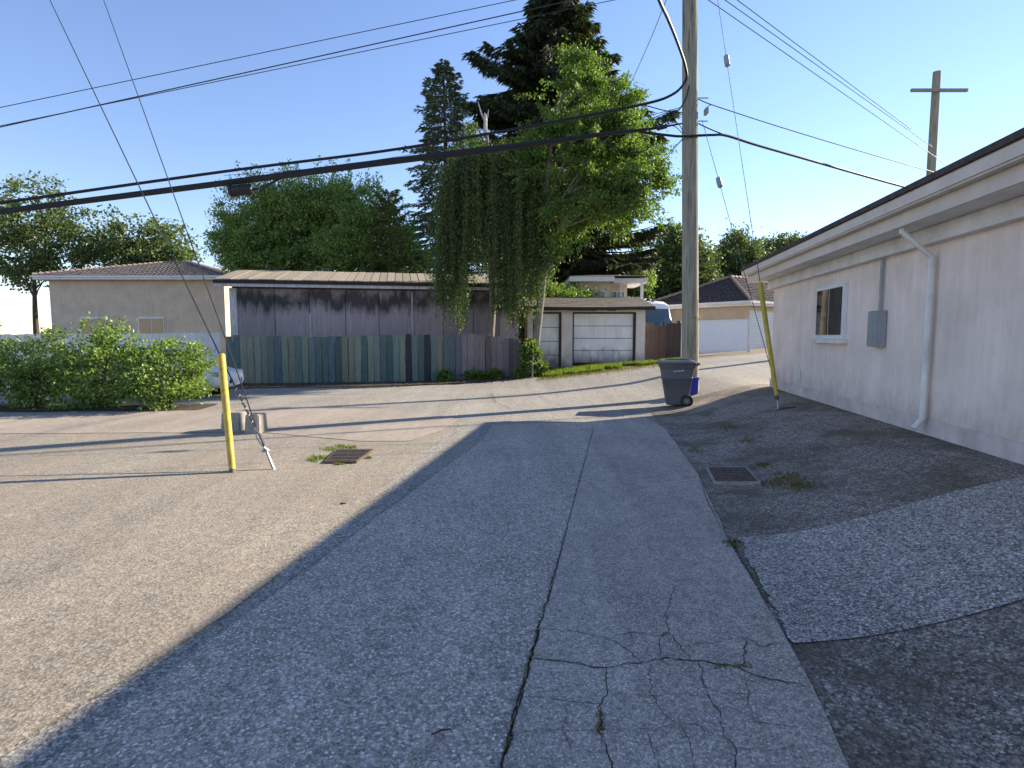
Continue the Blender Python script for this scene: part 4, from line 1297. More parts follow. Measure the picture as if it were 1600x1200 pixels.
for s in (-1, 1):
    mb = MB(); mb.tube([(0.2, s * 0.255 - 0.035, 0.135), (0.2, s * 0.255 - 0.03, 0.135), (0.2, s * 0.255 + 0.03, 0.135), (0.2, s * 0.255 + 0.035, 0.135)], [0.12, 0.135, 0.135, 0.12], 22); wh = mb.build('wheel', M['rubber'], binx, True)
    mb = MB(); mb.cyl((0.2, s * 0.255 - 0.041, 0.135), (0.2, s * 0.255 + 0.041, 0.135), 0.07, n=16); mb.build('rim', M['bin'], wh, True)
    mb = MB(); mb.cyl((0.2, s * 0.255 - 0.05, 0.135), (0.2, s * 0.255 + 0.05, 0.135), 0.016, n=10); mb.build('hub', M['steel'], wh, True)
mb = MB(); mb.cyl((0.2, -0.24, 0.135), (0.2, 0.24, 0.135), 0.012); mb.build('axle', M['steel'], binx)
for i, (x, w, z, h) in enumerate([(-0.09, 0.03, 0.775, 0.018), (-0.05, 0.04, 0.78, 0.014), (0.0, 0.035, 0.782, 0.02), (0.045, 0.03, 0.785, 0.016), (0.085, 0.04, 0.79, 0.02)]):
    y = -(0.22 + 0.075 * (z / Hb)) - 0.003
    mb = MB(); mb.box(x, x + w, y - 0.002, y, z, z + h); mb.build('print_mark', M['white'], binx)
bq = gp(1092, 616)
bk = empty('blue_box', (bq.x - 0.10, bq.y + 0.18, bq.z), R(10), 'bright blue plastic recycling bucket tucked behind the bin and pole', 'bucket')
mb = MB(); mb.loft([rrect(-0.13, 0.09, -0.12, 0.12, 0, 0.03), rrect(-0.14, 0.10, -0.13, 0.13, 0.36, 0.03), rrect(-0.155, 0.115, -0.145, 0.145, 0.365, 0.03), rrect(-0.155, 0.115, -0.145, 0.145, 0.40, 0.03)]); mb.build('body', M['bluepl'], bk, True)
mb = MB(); mb.box(0.1155, 0.145, -0.06, 0.06, 0.36, 0.385); mb.build('grip', M['bluepl'], bk)

# ------------------------------------------------------------------ trees
M['lf_elm'] = foliage('fresh_green_leaf', (0.062, 0.107, 0.026), (0.118, 0.195, 0.042), (0.212, 0.283, 0.067), 0.45)
M['lf_birch'] = foliage('birch_leaf', (0.054, 0.095, 0.033), (0.101, 0.155, 0.045), (0.179, 0.226, 0.060), 0.40)
M['lf_laurel'] = foliage('laurel_leaf', (0.095, 0.163, 0.048), (0.191, 0.283, 0.071), (0.347, 0.419, 0.120), 0.35, 0.42)
M['lf_ivy'] = foliage('ivy_leaf', (0.072, 0.124, 0.026), (0.130, 0.202, 0.042), (0.221, 0.286, 0.065), 0.4)
M['lf_dark'] = foliage('dark_conifer_needle', (0.024, 0.038, 0.016), (0.049, 0.068, 0.027), (0.095, 0.108, 0.043), 0.22, 0.6)
M['lf_spruce'] = foliage('blue_spruce_needle', (0.065, 0.095, 0.057), (0.130, 0.169, 0.097), (0.227, 0.248, 0.147), 0.22, 0.6)
M['lf_pale'] = foliage('pale_conifer_needle', (0.08, 0.095, 0.030), (0.13, 0.145, 0.045), (0.19, 0.19, 0.06), 0.35, 0.6)
M['lf_far'] = foliage('far_tree_leaf', (0.061, 0.095, 0.038), (0.108, 0.151, 0.054), (0.189, 0.223, 0.084), 0.35)
M['grass'] = foliage('grass_blade', (0.075, 0.12, 0.016), (0.14, 0.20, 0.028), (0.24, 0.27, 0.05), 0.45)
M['grass_dry'] = foliage('dry_grass_blade', (0.12, 0.10, 0.035), (0.17, 0.15, 0.05), (0.22, 0.20, 0.07), 0.35)
M['bark'] = plain('grey_bark', (0.20, 0.175, 0.145), 0.92, var=0.45, scale=5, bump=0.6, bscale=20, stretch=(3, 3, 0.8))
M['bark_dark'] = plain('dark_bark', (0.085, 0.062, 0.048), 0.95, var=0.4, scale=5, bump=0.6, bscale=20, stretch=(4, 4, 0.6))
M['bark_birch'] = plain('birch_bark', (0.46, 0.44, 0.41), 0.85, var=0.35, scale=4, bump=0.4, stretch=(1.5, 1.5, 4))
M['litter'] = foliage('dry_leaf_litter', (0.05, 0.035, 0.02), (0.12, 0.085, 0.05), (0.24, 0.18, 0.11), 0.15, 0.8)

def unit(v):
    return v / np.maximum(1e-9, np.linalg.norm(v, axis=1, keepdims=True))

def leaf_verts(c, L, W, d=None, spread=1.0, droop=0.0, fold=0.15):
    n = len(c)
    r_ = rng.normal(size=(n, 3))
    if d is None:
        d = np.zeros((n, 3))
    d = unit(d + spread * unit(r_) + np.array([0, 0, -droop]))
    w = unit(np.cross(d, rng.normal(size=(n, 3))))
    nn = np.cross(d, w)
    Ls = (L * rng.uniform(0.65, 1.3, n))[:, None]
    Ws = (W * rng.uniform(0.65, 1.3, n))[:, None] * 0.5
    a = c
    b = c + d * Ls * 0.45 + w * Ws + nn * Ws * fold
    e = c + d * Ls
    f = c + d * Ls * 0.45 - w * Ws + nn * Ws * fold
    return np.stack([a, b, e, f], axis=1).reshape(-1, 3)

def fbm3(p, s):
    return mnoise.noise(Vector((p[0] * s, p[1] * s, p[2] * s))) + 0.5 * mnoise.noise(Vector((p[0] * s * 2.1 + 9, p[1] * s * 2.1, p[2] * s * 2.1)))

def limb_path(a, b, bend=0.3, n=6, sag=0.0):
    a, b = Vector(a), Vector(b)
    L = (b - a).length
    o = Vector(rng.normal(size=3)) * bend * L * 0.25
    return [a.lerp(b, t) + o * math.sin(math.pi * t) * 0.6 + Vector((0, 0, sag * L * math.sin(math.pi * t))) for t in lin(0, 1, n)]

def broadleaf(name, label, base, trunk, blobs, leafm, barkm, nclump, nleaf, L=0.13, W=0.075, cr=0.45, group=None, r0=0.2, limbs=10, holes=0.12, cat='tree', droop=0.25, sprout=0.0, spray=0):
    """trunk: list of world points; blobs: [(centre, radii)] of the crown; foliage in clumps on twigs"""
    e = empty(name, base, 0, label, cat, group)
    B = Vector(base)
    mb = MB()
    T = [Vector(p) - B for p in trunk]
    mb.tube(spline(T, 4), [r0 * (1 - 0.75 * i / (4 * (len(T) - 1))) for i in range(4 * (len(T) - 1) + 1)], 10)
    mb.build('trunk', M[barkm], e, True)
    wts = np.array([r_[0] * r_[1] * r_[2] for _, r_ in blobs]) ** 0.75
    wts = wts / wts.sum()
    cl = []
    while len(cl) < nclump:
        i = rng.choice(len(blobs), p=wts)
        c, r_ = blobs[i]
        v = rng.normal(size=3); v /= np.linalg.norm(v)
        rad = (0.30 + 0.70 * rng.random() ** 0.55)
        p = np.array(c) + v * np.array(r_) * rad * (1 + 0.22 * fbm3(v * 2.2 + np.array(c), 1.0))
        if fbm3(p, 0.8) < -0.45 + holes: continue
        cl.append(p)
    cl = np.array(cl)
    # limbs to a spread of clumps
    mb = MB()
    idx = rng.choice(len(cl), size=min(limbs, len(cl)), replace=False)
    tt = spline(T, 6)
    for j in idx:
        tgt = Vector(cl[j]) - B
        z3, zz1 = tt[len(tt) // 3].z, tt[-1].z
        zz = z3 + (zz1 - z3) * min(1.0, max(0.0, (tgt.z - z3) / max(0.1, zz1 - z3))) * rng.uniform(0.35, 0.9)
        src = min(tt[len(tt) // 3:], key=lambda q: abs(q.z - zz))
        P = limb_path(src, tgt, 0.35, 6, 0.05)
        mb.tube(P, [max(0.012, r0 * 0.22 * (1 - 0.85 * i / 5)) for i in range(6)], 5)
    lo = mb.build('limbs', M[barkm], e, True)
    out = []
    per = int(nleaf / len(cl))
    cen = np.average(np.array([c for c, _ in blobs]), axis=0, weights=wts)
    for p in cl:
        k = max(4, int(per * rng.uniform(0.6, 1.4)))
        s = cr * rng.uniform(0.6, 1.3)
        off = rng.normal(size=(k, 3)) * np.array([s, s, s * 0.6]) * 0.55
        outw = p - cen; outw = outw / (np.linalg.norm(outw) + 1e-6)
        q = p + off + outw * rng.random((k, 1)) * s * 0.7
        out.append(leaf_verts(q, L, W, np.tile(outw * 0.6, (k, 1)), 1.0, droop))
    if sprout > 0:        # upright leading shoots poking out of the top
        for _ in range(int(sprout)):
            i = rng.choice(len(blobs), p=wts)
            c, r_ = blobs[i]
            a = rng.uniform(0, 6.28); q = rng.random() ** 0.5
            p = np.array([c[0] + r_[0] * q * math.cos(a) * .9, c[1] + r_[1] * q * math.sin(a) * .9, c[2] + r_[2] * math.sqrt(max(0.05, 1 - q * q * .8)) * 0.92])
            h = rng.uniform(0.5, 1.5)
            k = int(22 * h) + 6
            tq = rng.random(k)
            qq = p + np.stack([rng.normal(size=k) * 0.07, rng.normal(size=k) * 0.07, tq * h], 1)
            out.append(leaf_verts(qq, L, W, np.tile([0, 0, 0.9], (k, 1)), 1.0, 0.0))
    for _ in range(spray):      # side shoots that break the outline
        i = rng.choice(len(blobs), p=wts)
        c, r_ = blobs[i]
        v = rng.normal(size=3) * np.array([1, 1, 0.5]); v /= np.linalg.norm(v)
        p = np.array(c) + v * np.array(r_) * 0.85
        ln = rng.uniform(0.6, 1.7)
        k = int(70 * ln)
        tq = rng.random(k)[:, None]
        dv = v + np.array([0, 0, 0.25]); dv /= np.linalg.norm(dv)
        qq = p + dv * tq * ln + rng.normal(size=(k, 3)) * 0.09 * (1.2 - tq) + np.array([0, 0, -0.25]) * tq * tq * ln
        out.append(leaf_verts(qq, L, W, np.tile(dv * 0.7, (k, 1)), 0.9, 0.5))
    V = np.concatenate(out) - np.array(B)
    o = np_mesh('crown', V, 4, M[leafm], e)
    o['kind'] = 'stuff'
    return e

def conifer(name, label, base, top, rad_fn, leafm, nbr, ntw, droop=0.35, tipup=0.15, tw_l=0.34, tw_w=0.08, r0=0.3, z0=0.1, lean=(0, 0), hang=0.5, cat='tree', jitter=0.35, barkm='bark_dark', dense=0.0):
    B = Vector(base); H = top - B.z
    e = empty(name, base, 0, label, cat)
    mb = MB()
    P = [Vector((lean[0] * t, lean[1] * t, H * t)) for t in lin(0, 1, 9)]
    mb.tube(P, [r0 * (1 - 0.96 * t) + 0.01 for t in lin(0, 1, 9)], 10); mb.build('trunk', M[barkm], e, True)
    mb = MB()
    out = []
    for i in range(nbr):
        t = z0 + (1 - z0) * ((i + rng.random()) / nbr) ** 0.85
        a = i * 2.399 + rng.uniform(-0.5, 0.5)
        L = rad_fn(t, a) * rng.uniform(1 - jitter, 1 + jitter * 0.6)
        if L < 0.12: L = 0.12
        o = Vector((lean[0] * t, lean[1] * t, H * t))
        dr = Vector((math.cos(a), math.sin(a), 0))
        up = 0.35 * max(0, t - 0.75) * 4 + rng.normal() * 0.12
        pts = []
        for k in range(7):
            s = k / 6
            pts.append(o + dr * L * s + Vector((0, 0, L * (-droop * s ** 1.3 + tipup * s ** 3 + up * s + 0.10 * s * (1 - s)))))
        mb.tube(pts, [max(0.006, 0.018 * L * (1 - 0.9 * k / 6)) for k in range(7)], 4, False)
        m_ = max(6, int(ntw * (0.35 + L / 3.0) * (1.0 + dense * (1 - t))))
        s = 0.12 + 0.88 * rng.random(m_) ** 0.75
        pa = np.array([list(p) for p in pts])
        ss = s * 6; k0 = np.minimum(5, ss.astype(int)); fr = (ss - k0)[:, None]
        c = pa[k0] * (1 - fr) + pa[k0 + 1] * fr
        sd = rng.choice([-1, 1], m_)[:, None]
        perp = np.array([-dr.y, dr.x, 0])
        wid = (0.18 + 0.22 * (1 - s)) * min(1.6, L)
        lat = sd * (rng.random(m_) ** 0.8 * wid)[:, None] * perp
        c2 = c + lat + np.array([dr.x, dr.y, 0]) * (np.abs(lat).sum(1) * 0.35)[:, None]
        c2[:, 2] -= np.abs(lat).sum(1) * hang * 0.6 + rng.random(m_) * 0.05
        dd = np.array([dr.x, dr.y, 0]) * 0.8 + sd * perp * 0.55 + np.array([0, 0, -hang])
        out.append(leaf_verts(c2, tw_l, tw_w, dd, 0.45, 0.0, 0.3))
    mb.build('branches', M[barkm], e)
    o = np_mesh('needles', np.concatenate(out), 4, M[leafm], e)
    o['kind'] = 'stuff'
    return e

# weeping birch hanging over shed and fence
bt = at(762, 585, 23.75)
e = empty('weeping_birch', (bt.x, 23.75, -0.15), 0, 'weeping birch trailing long leafy curtains over shed and fence', 'tree')
B = Vector((bt.x, 23.75, -0.15))
tops = [at(770, 470, 23.7), at(768, 330, 23.5), at(764, 250, 23.4), at(758, 190, 23.3)]
mb = MB(); mb.tube([Vector((0, 0, -0.2))] + [p - B for p in tops], [0.17, 0.15, 0.12, 0.09, 0.06], 10)
mb.build('trunk', M['bark'], e, True)
mb = MB(); tp = tops[-1] - B
mb.tube([tp - Vector((0, 0, .5)), tp + Vector((0.02, 0, 0.25)), tp + Vector((-0.02, 0, 0.32))], [0.08, 0.07, 0.02], 7)
mb.tube([tp, tp + Vector((-0.14, 0, 0.30)), tp + Vector((-0.28, 0, 0.75))], [0.045, 0.035, 0.012], 6)
mb.tube([tp, tp + Vector((0.10, 0, 0.22)), tp + Vector((0.14, 0, 0.45))], [0.045, 0.03, 0.015], 6)
mb.build('dead_top', M['bark_birch'], e, True)
out = []
mb = MB(); mbs = MB()
def strand(p0, length, drift, dens=22, L=0.085, W=0.055, wid=0.07):
    n = max(3, int(length / 0.35))
    P = []
    for k in range(n + 1):
        s = k / n
        P.append(np.array([p0[0] + drift[0] * s + 0.05 * math.sin(s * 5 + p0[0] * 7), p0[1] + drift[1] * s, p0[2] - length * s]))
    P = np.array(P)
    m_ = int(length * dens)
    s = rng.random(m_) * n
    k0 = np.minimum(n - 1, s.astype(int)); fr = (s - k0)[:, None]
    c = P[k0] * (1 - fr) + P[k0 + 1] * fr + rng.normal(size=(m_, 3)) * wid
    out.append(leaf_verts(c, L, W, np.tile([0, 0, -0.7], (m_, 1)), 0.9, 0.0))
    mbs.tube([Vector(q) - B for q in P], 0.006, 3, False)
# arching limbs, each with curtains; (px at outer end, py at arch, depth, lowest py of curtains)
arch = [(672, 330, 21.9, 440), (680, 300, 21.6, 470), (690, 270, 21.9, 500), (700, 262, 21.5, 520), (712, 255, 21.9, 515), (724, 250, 21.6, 490), (735, 245, 22.2, 440),
        (745, 240, 21.7, 430), (757, 235, 22.4, 440), (768, 240, 21.5, 488), (778, 245, 22.0, 470), (790, 255, 21.6, 500), (800, 262, 22.2, 520), (810, 270, 21.7, 525), (820, 280, 22.2, 515), (835, 300, 21.9, 490), (850, 330, 22.2, 475), (862, 365, 22.0, 440),
        (700, 210, 23.6, 380), (730, 195, 23.8, 360), (790, 215, 23.8, 370), (720, 300, 24.0, 430), (800, 300, 24.0, 430), (760, 300, 24.2, 430)]
for (px, py, Yd, low) in arch:
    Yd += 0.5
    for rpt in range(3):
        q = at(px + rng.uniform(-5, 5), py + rng.uniform(0, 60) * rpt * 0.7, Yd + rng.uniform(-0.3, 0.3))
        src = tops[2] if py < 290 else tops[1]
        P = limb_path(src, q, 0.25, 7, 0.14)
        mb.tube([p - B for p in P], [0.05 - 0.006 * k for k in range(7)], 5, False)
        nst = 9
        lenf = rng.uniform(0.88, 1.05)
        for k in range(nst):
            t = (0.80 + 0.20 * rng.random()) if k < 6 else rng.uniform(0.3, 0.8)
            kk = min(5, int(t * 6)); p = P[kk].lerp(P[kk + 1], t * 6 - kk)
            zl_ = at(px, low, Yd).z
            ln = max(0.4, (p.z - zl_) * lenf * (rng.uniform(0.75, 1.03) if k < 6 else rng.uniform(0.25, 0.7)))
            p = p + Vector((rng.normal() * 0.07, rng.normal() * 0.12, rng.uniform(-0.1, 0.1)))
            strand(p, ln, (rng.normal() * 0.16, rng.normal() * 0.15), dens=34, L=0.095, W=0.06, wid=0.055)
mb.build('limbs', M['bark_dark'], e, True)
mbs.build('hanging_twigs', M['bark_dark'], e)['kind'] = 'stuff'
# leafy top of the birch
tb_ = []
for (px, py, Yd, r_) in ((740, 225, 23.0, 0.55), (715, 245, 22.6, 0.6), (780, 235, 22.8, 0.6), (755, 255, 22.3, 0.8), (735, 200, 23.3, 0.35), (800, 255, 22.6, 0.7), (700, 275, 22.3, 0.6), (825, 285, 22.5, 0.5)):
    c = np.array(at(px, py, Yd))
    n = int(900 * r_)
    v = unit(rng.normal(size=(n, 3))) * (rng.random((n, 1)) ** 0.5) * r_ * np.array([1, 1, 0.8])
    out.append(leaf_verts(c + v, 0.09, 0.06, None, 1.0, 0.4))
o = np_mesh('crown', np.concatenate(out) - np.array(B), 4, M['lf_birch'], e); o['kind'] = 'stuff'

# broadleaf tree with pale trunk between fence and garage
TY = 23.0
tb0 = at(833, 590, TY)
trunk = [tb0 - Vector((0, 0, 0.2)), at(838, 530, TY), at(848, 440, TY), at(853, 350, TY), at(856, 270, TY), at(868, 190, TY), at(885, 130, TY)]
def bl_(px, py, Yd, rx, ry): return (tuple(at(px, py, Yd)), (rx * Yd / FPX, 1.2 * rx * Yd / FPX * 0.8, ry * Yd / FPX))
elm = broadleaf('elm_tree', 'sunlit broadleaf tree with pale leaning trunk left of garage', (tb0.x, TY, tb0.z), trunk,
          [bl_(900, 150, TY, 48, 60), bl_(935, 190, TY, 62, 55), bl_(910, 240, TY, 85, 60), bl_(960, 270, TY, 78, 55), bl_(940, 320, TY, 75, 45),
           bl_(865, 270, TY + .4, 60, 50), bl_(995, 300, TY, 48, 34), bl_(880, 330, TY + .3, 50, 40), bl_(900, 115, TY, 30, 28), bl_(868, 380, TY - .2, 22, 30)],
          'lf_elm', 'bark', 560, 62000, 0.13, 0.07, 0.34, r0=0.185, limbs=30, holes=0.46, droop=0.55, spray=120)
mb = MB(); Bt = Vector((tb0.x, TY, tb0.z))
mb.tube([p - Bt for p in spline([at(849, 425, TY), at(866, 385, TY), at(880, 345, TY), at(905, 305, TY), at(945, 270, TY)], 4)], [0.10 - 0.0045 * i for i in range(17)], 8)
mb.build('fork_limb', M['bark'], elm, True)

# dark cedar behind
def rad_cedar(t, a):
    L = float(np.interp(t, [0, .3, .5, .7, .78, .84, .9, .96, 1], [6.3, 6.5, 6.4, 6.0, 5.5, 3.9, 2.6, 1.6, 0.4]))
    return L * (0.88 + 0.2 * math.sin(t * 21 + 1.3 * math.cos(a)))
ct = at(862, -8, 41.0)
cb = at(880, 590, 41.0)
conifer('cedar_tree', 'tall dark drooping conifer towering behind the broadleaf tree', (cb.x, 41.0, 0.2), ct.z, rad_cedar, 'lf_dark', 400, 170, 0.26, 0.22, 0.54, 0.115, 0.5, 0.07, (ct.x - cb.x, 0), 0.75, dense=1.1)
# spruce
st = at(693, 98, 36.0); sb = at(703, 590, 36.0)
conifer('spruce_tree', 'slender grey-green spruce with visible trunk left of weeping birch', (sb.x, 36.0, 0.0), st.z, lambda t, a: 4.4 * (1 - t) ** 0.66 * (0.9 + 0.14 * math.sin(t * 30)) + 0.2,
        'lf_spruce', 260, 120, 0.22, 0.10, 0.26, 0.085, 0.34, 0.16, (st.x - sb.x, 0), 0.35)
# small pale conifer at the right end of the laurel mass
pb = at(612, 590, 31.5); pt = at(610, 300, 31.5)
conifer('pale_conifer', 'small yellowish conifer between laurel trees and spruce', (pb.x, 31.5, 0.0), pt.z, lambda t, a: 1.9 * (1 - t) ** 0.7 + 0.3, 'lf_pale', 90, 90, 0.1, 0.35, 0.30, 0.07, 0.15, 0.2, (0, 0), 0.3)
# laurel trees behind the shed
for i, (px, pys, Yd, label) in enumerate([
        (395, [(395, 345, 48, 55), (420, 395, 60, 40), (375, 385, 40, 45), (440, 330, 40, 38)], 33.5, 'leftmost bushy laurel tree above the shed roof'),
        (490, [(480, 335, 55, 50), (510, 380, 62, 55), (455, 385, 50, 45), (520, 320, 42, 40)], 34.0, 'middle bushy laurel tree above the shed roof'),
        (575, [(565, 340, 45, 45), (590, 385, 58, 50), (545, 395, 50, 40), (625, 405, 40, 35)], 33.0, 'rightmost laurel tree beside the small yellowish conifer')]):
    b0 = at(px, 590, Yd)
    broadleaf('laurel_tree', label, (b0.x, Yd, 0.0), [(b0.x, Yd, -0.2), (b0.x + 0.2, Yd, 2.5), (b0.x, Yd, 5.0), (b0.x + 0.2, Yd, 7.2)],
              [bl_(x, y, Yd + rng.uniform(-.4, .4), rx, ry) for x, y, rx, ry in pys], 'lf_laurel', 'bark_dark', 480, 42000, 0.16, 0.08, 0.46, 'laurel trees behind the shed', 0.16, 22, -0.12, droop=-0.25, sprout=70)
# far trees at right and beyond the left house
for i, (px, py, rx, ry, Yd, label) in enumerate([(1060, 418, 48, 68, 52, 'far tree behind the utility pole, left of two others'), (1150, 415, 42, 46, 58, 'far round-crowned tree above the dark tiled roof'),
                                                 (1222, 408, 36, 34, 64, 'far tree showing just over the pink garage eave')]):
    b0 = at(px, 560, Yd)
    broadleaf('far_tree', label, (b0.x, Yd, 0.5), [(b0.x, Yd, 0.2), (b0.x, Yd, 4), (b0.x + .3, Yd, 8)],
              [bl_(px, py, Yd, rx, ry), bl_(px - rx * .4, py + ry * .35, Yd, rx * .75, ry * .7), bl_(px + rx * .4, py + ry * .3, Yd, rx * .75, ry * .7), bl_(px + rx * .1, py - ry * .35, Yd, rx * .62, ry * .62)], 'lf_far', 'bark_dark', 380, 20000, 0.30, 0.19, 0.75,
              'far trees at right', 0.3, 14, -0.05)
b0 = at(1003, 560, 44)
broadleaf('far_tree', 'small light green tree between beige house and far tree', (b0.x, 44, 0.5), [(b0.x, 44, 0.2), (b0.x, 44, 3), (b0.x, 44, 5)], [bl_(1000, 440, 44, 20, 30), bl_(992, 415, 44, 16, 22)], 'lf_laurel', 'bark_dark', 80, 5000, 0.2, 0.12, 0.5, None, 0.2, 8)
for (px, py, rx, ry, Yd, label) in ((60, 360, 70, 80, 50, 'big leafy tree behind the left tiled house'), (225, 385, 60, 50, 52, 'leafy tree over the roof ridge of left tiled house')):
    b0 = at(px, 560, Yd)
    broadleaf('far_tree', label, (b0.x, Yd, -0.3), [(b0.x, Yd, -0.3), (b0.x, Yd, 4), (b0.x + .3, Yd, 9)],
              [bl_(px, py, Yd, rx, ry), bl_(px - rx * .5, py + ry * .4, Yd, rx * .7, ry * .6), bl_(px + rx * .5, py + ry * .35, Yd, rx * .7, ry * .6)], 'lf_far', 'bark_dark', 260, 13000, 0.30, 0.19, 0.8, None, 0.3, 14, 0.10)

b0 = at(822, 560, 31.5)
broadleaf('laurel_hedge', 'dark hedge behind the gap between shed and double garage', (b0.x, 31.5, 0.0), [(b0.x, 31.5, -0.1), (b0.x, 31.5, 1.5), (b0.x, 31.5, 3.0)],
          [bl_(800, 500, 31.5, 45, 55), bl_(845, 490, 31.5, 45, 60), bl_(890, 470, 31.8, 40, 30), bl_(770, 470, 31.5, 40, 45)], 'lf_laurel', 'bark_dark', 200, 16000, 0.16, 0.085, 0.4, None, 0.1, 10, -0.2, 'hedge')
# ivy-clad shrub at the foot of the pale trunk
iv = gp(832, 592); iv.y += 0.35; iv.z = ground_z(iv.x, iv.y)
broadleaf('ivy_bush', 'bright green ivy bush climbing the pale trunk foot', (iv.x, iv.y, iv.z), [iv, iv + Vector((0.02, 0, 0.6)), iv + Vector((0.05, 0, 1.2))],
          [(tuple(at(829, 575, 22.5)), (0.36, 0.3, 0.42)), (tuple(at(829, 550, 22.6)), (0.30, 0.3, 0.42)), (tuple(at(838, 572, 22.6)), (0.36, 0.3, 0.30)), (tuple(at(824, 586, 22.5)), (0.3, 0.25, 0.22))], 'lf_ivy', 'bark', 120, 6500, 0.10, 0.085, 0.16, None, 0.03, 6, 0.0, 'bush')

# ------------------------------------------------------------------ white high-roof van behind the brown fence
M['carwhite'] = plain('white_car_paint', (0.78, 0.78, 0.78), 0.25, var=0.03, bump=0, spec=0.6)
M['carblack'] = plain('black_trim_plastic', (0.02, 0.02, 0.022), 0.5, var=0.1, bump=0.1)
M['alloy'] = plain('wheel_alloy', (0.45, 0.45, 0.46), 0.35, 0.8, var=0.1, bump=0)
M['lamp'] = plain('headlamp_lens', (0.55, 0.57, 0.60), 0.12, var=0.1, bump=0)
M['redlamp'] = plain('tail_lamp_lens', (0.30, 0.012, 0.012), 0.15, var=0.1, bump=0)
vg = at(1037, 500, 31.0)
zg = ground_z(vg.x, 31.0)
van = empty('van', (vg.x, 30.6, zg), R(9), 'white high-roofed van parked behind the brown plank fence', 'van')
zr = at(1031, 469, 32.3).z - zg
def vring(y, w, zb, zbelt, zt_):
    return [Vector(p) for p in [(-w * .94, y, zb), (-w, y, zb + .15), (-w, y, zbelt), (-w * .93, y, zt_ - .38 * (zt_ - zbelt)), (-w * .82, y, zt_ - .10 * (zt_ - zbelt)), (-w * .6, y, zt_ - .02 * (zt_ - zbelt)), (-w * .2, y, zt_),
            (w * .2, y, zt_), (w * .6, y, zt_ - .02 * (zt_ - zbelt)), (w * .82, y, zt_ - .10 * (zt_ - zbelt)), (w * .93, y, zt_ - .38 * (zt_ - zbelt)), (w, y, zbelt), (w, y, zb + .15), (w * .94, y, zb)]]
mb = MB()
mb.loft([vring(0, .80, .42, .6, .88), vring(.08, .92, .36, .75, 1.02), vring(.35, .98, .34, .95, 1.18), vring(.75, 1.0, .34, 1.1, 1.33),
         vring(1.0, 1.0, .34, 1.22, 1.66), vring(1.3, 1.0, .34, 1.26, 2.06), vring(1.5, 1.0, .34, 1.28, zr - .2), vring(1.75, 1.0, .34, 1.3, zr - .05), vring(2.5, 1.0, .34, 1.3, zr), vring(6.2, 1.0, .34, 1.3, zr), vring(6.4, .95, .4, 1.3, zr - .1)])
mb.build('body', M['carwhite'], van, True)
def ws(y, w, z): return Vector((w, y - 0.035, z + 0.02))
mb = MB()
rows = [(.80, .84, 1.38), (1.0, .81, 1.65), (1.17, .78, 1.88), (1.33, .73, zr - .52)]
for (a, b) in zip(rows, rows[1:]):
    for k in range(4):
        f0, f1 = -1 + k * .5, -0.5 + k * .5
        bow = lambda f: 0.06 * f * f
        mb.quad(ws(a[0] + bow(f0), a[1] * f0, a[2]), ws(a[0] + bow(f1), a[1] * f1, a[2]), ws(b[0] + bow(f1), b[1] * f1, b[2]), ws(b[0] + bow(f0), b[1] * f0, b[2]))
mb.build('windshield', M['glass'], van, True)
for s in (-1, 1):
    mb = MB(); mb.add([(s * 1.008, 1.15, 1.35), (s * 1.008, 2.1, 1.35), (s * .965, 2.1, 1.95), (s * .965, 1.55, 1.95)], [(0, 1, 2, 3)]); mb.build('side_window', M['glass_dark'], van)
    mb = MB(); mb.box(s * 1.22 - .09, s * 1.22 + .09, 1.0, 1.1, 1.35, 1.72); mb.box(min(s * 1.0, s * 1.13), max(s * 1.0, s * 1.13), 1.03, 1.07, 1.42, 1.47); mb.build('mirror', M['carblack'], van, bevel=0.015)
    mb = MB(); mb.box(s * .68 - .17, s * .68 + .17, -0.005, .12, .72, .95); mb.build('headlight', M['lamp'], van, bevel=0.02)
    for y in (1.05, 5.0):
        mb = MB(); mb.cyl((s * .78, y, .33), (s * 1.01, y, .33), .33, n=20); w_ = mb.build('wheel', M['rubber'], van, True)
        mb = MB(); mb.cyl((s * .80, y, .33), (s * 1.02, y, .33), .19, n=16); mb.build('rim', M['alloy'], w_, True)
mb = MB(); mb.box(-.42, .42, -0.02, .06, .55, .82); mb.build('grille', M['carblack'], van)
mb = MB(); mb.box(-.04, .04, 1.68, 1.80, zr - .13, zr - .02); mb.build('roof_marker', M['carblack'], van, bevel=0.012)
mb = MB(); mb.tube([(-.5, .76, 1.42), (0.0, .84, 1.66)], 0.012, 5); mb.build('wiper', M['carblack'], van)

# ------------------------------------------------------------------ white car at the left (nose just in view)
cn = gp(362, 622)
car = empty('parked_car', (cn.x - 0.22, cn.y + 0.75, ground_z(cn.x, cn.y)), R(184), 'white sedan parked at left beyond the concrete blocks', 'car')
# local: nose at x=0 pointing -x, body runs to +x
def cring(x, w, zb, zt_, crown=.03):
    return [Vector(p) for p in [(x, -w * .92, zb), (x, -w, zb + .14), (x, -w, zb + .5 * (zt_ - zb)), (x, -w * .96, zt_ - .05), (x, -w * .80, zt_), (x, 0, zt_ + crown), (x, w * .80, zt_), (x, w * .96, zt_ - .05), (x, w, zb + .5 * (zt_ - zb)), (x, w, zb + .14), (x, w * .92, zb)]]
mb = MB()
mb.loft([cring(0, .55, .34, .58), cring(.06, .72, .25, .66), cring(.25, .82, .20, .72), cring(.7, .87, .19, .83), cring(1.15, .88, .19, .92), cring(1.6, .89, .19, .95), cring(2.6, .89, .19, .96), cring(3.3, .89, .19, .98), cring(3.9, .87, .22, 1.0), cring(4.25, .80, .28, .96), cring(4.36, .70, .38, .88)])
cb_ = mb.build('body', M['carwhite'], car, True)
sm = cb_.modifiers.new('smooth', 'SUBSURF'); sm.levels = 2; sm.render_levels = 2
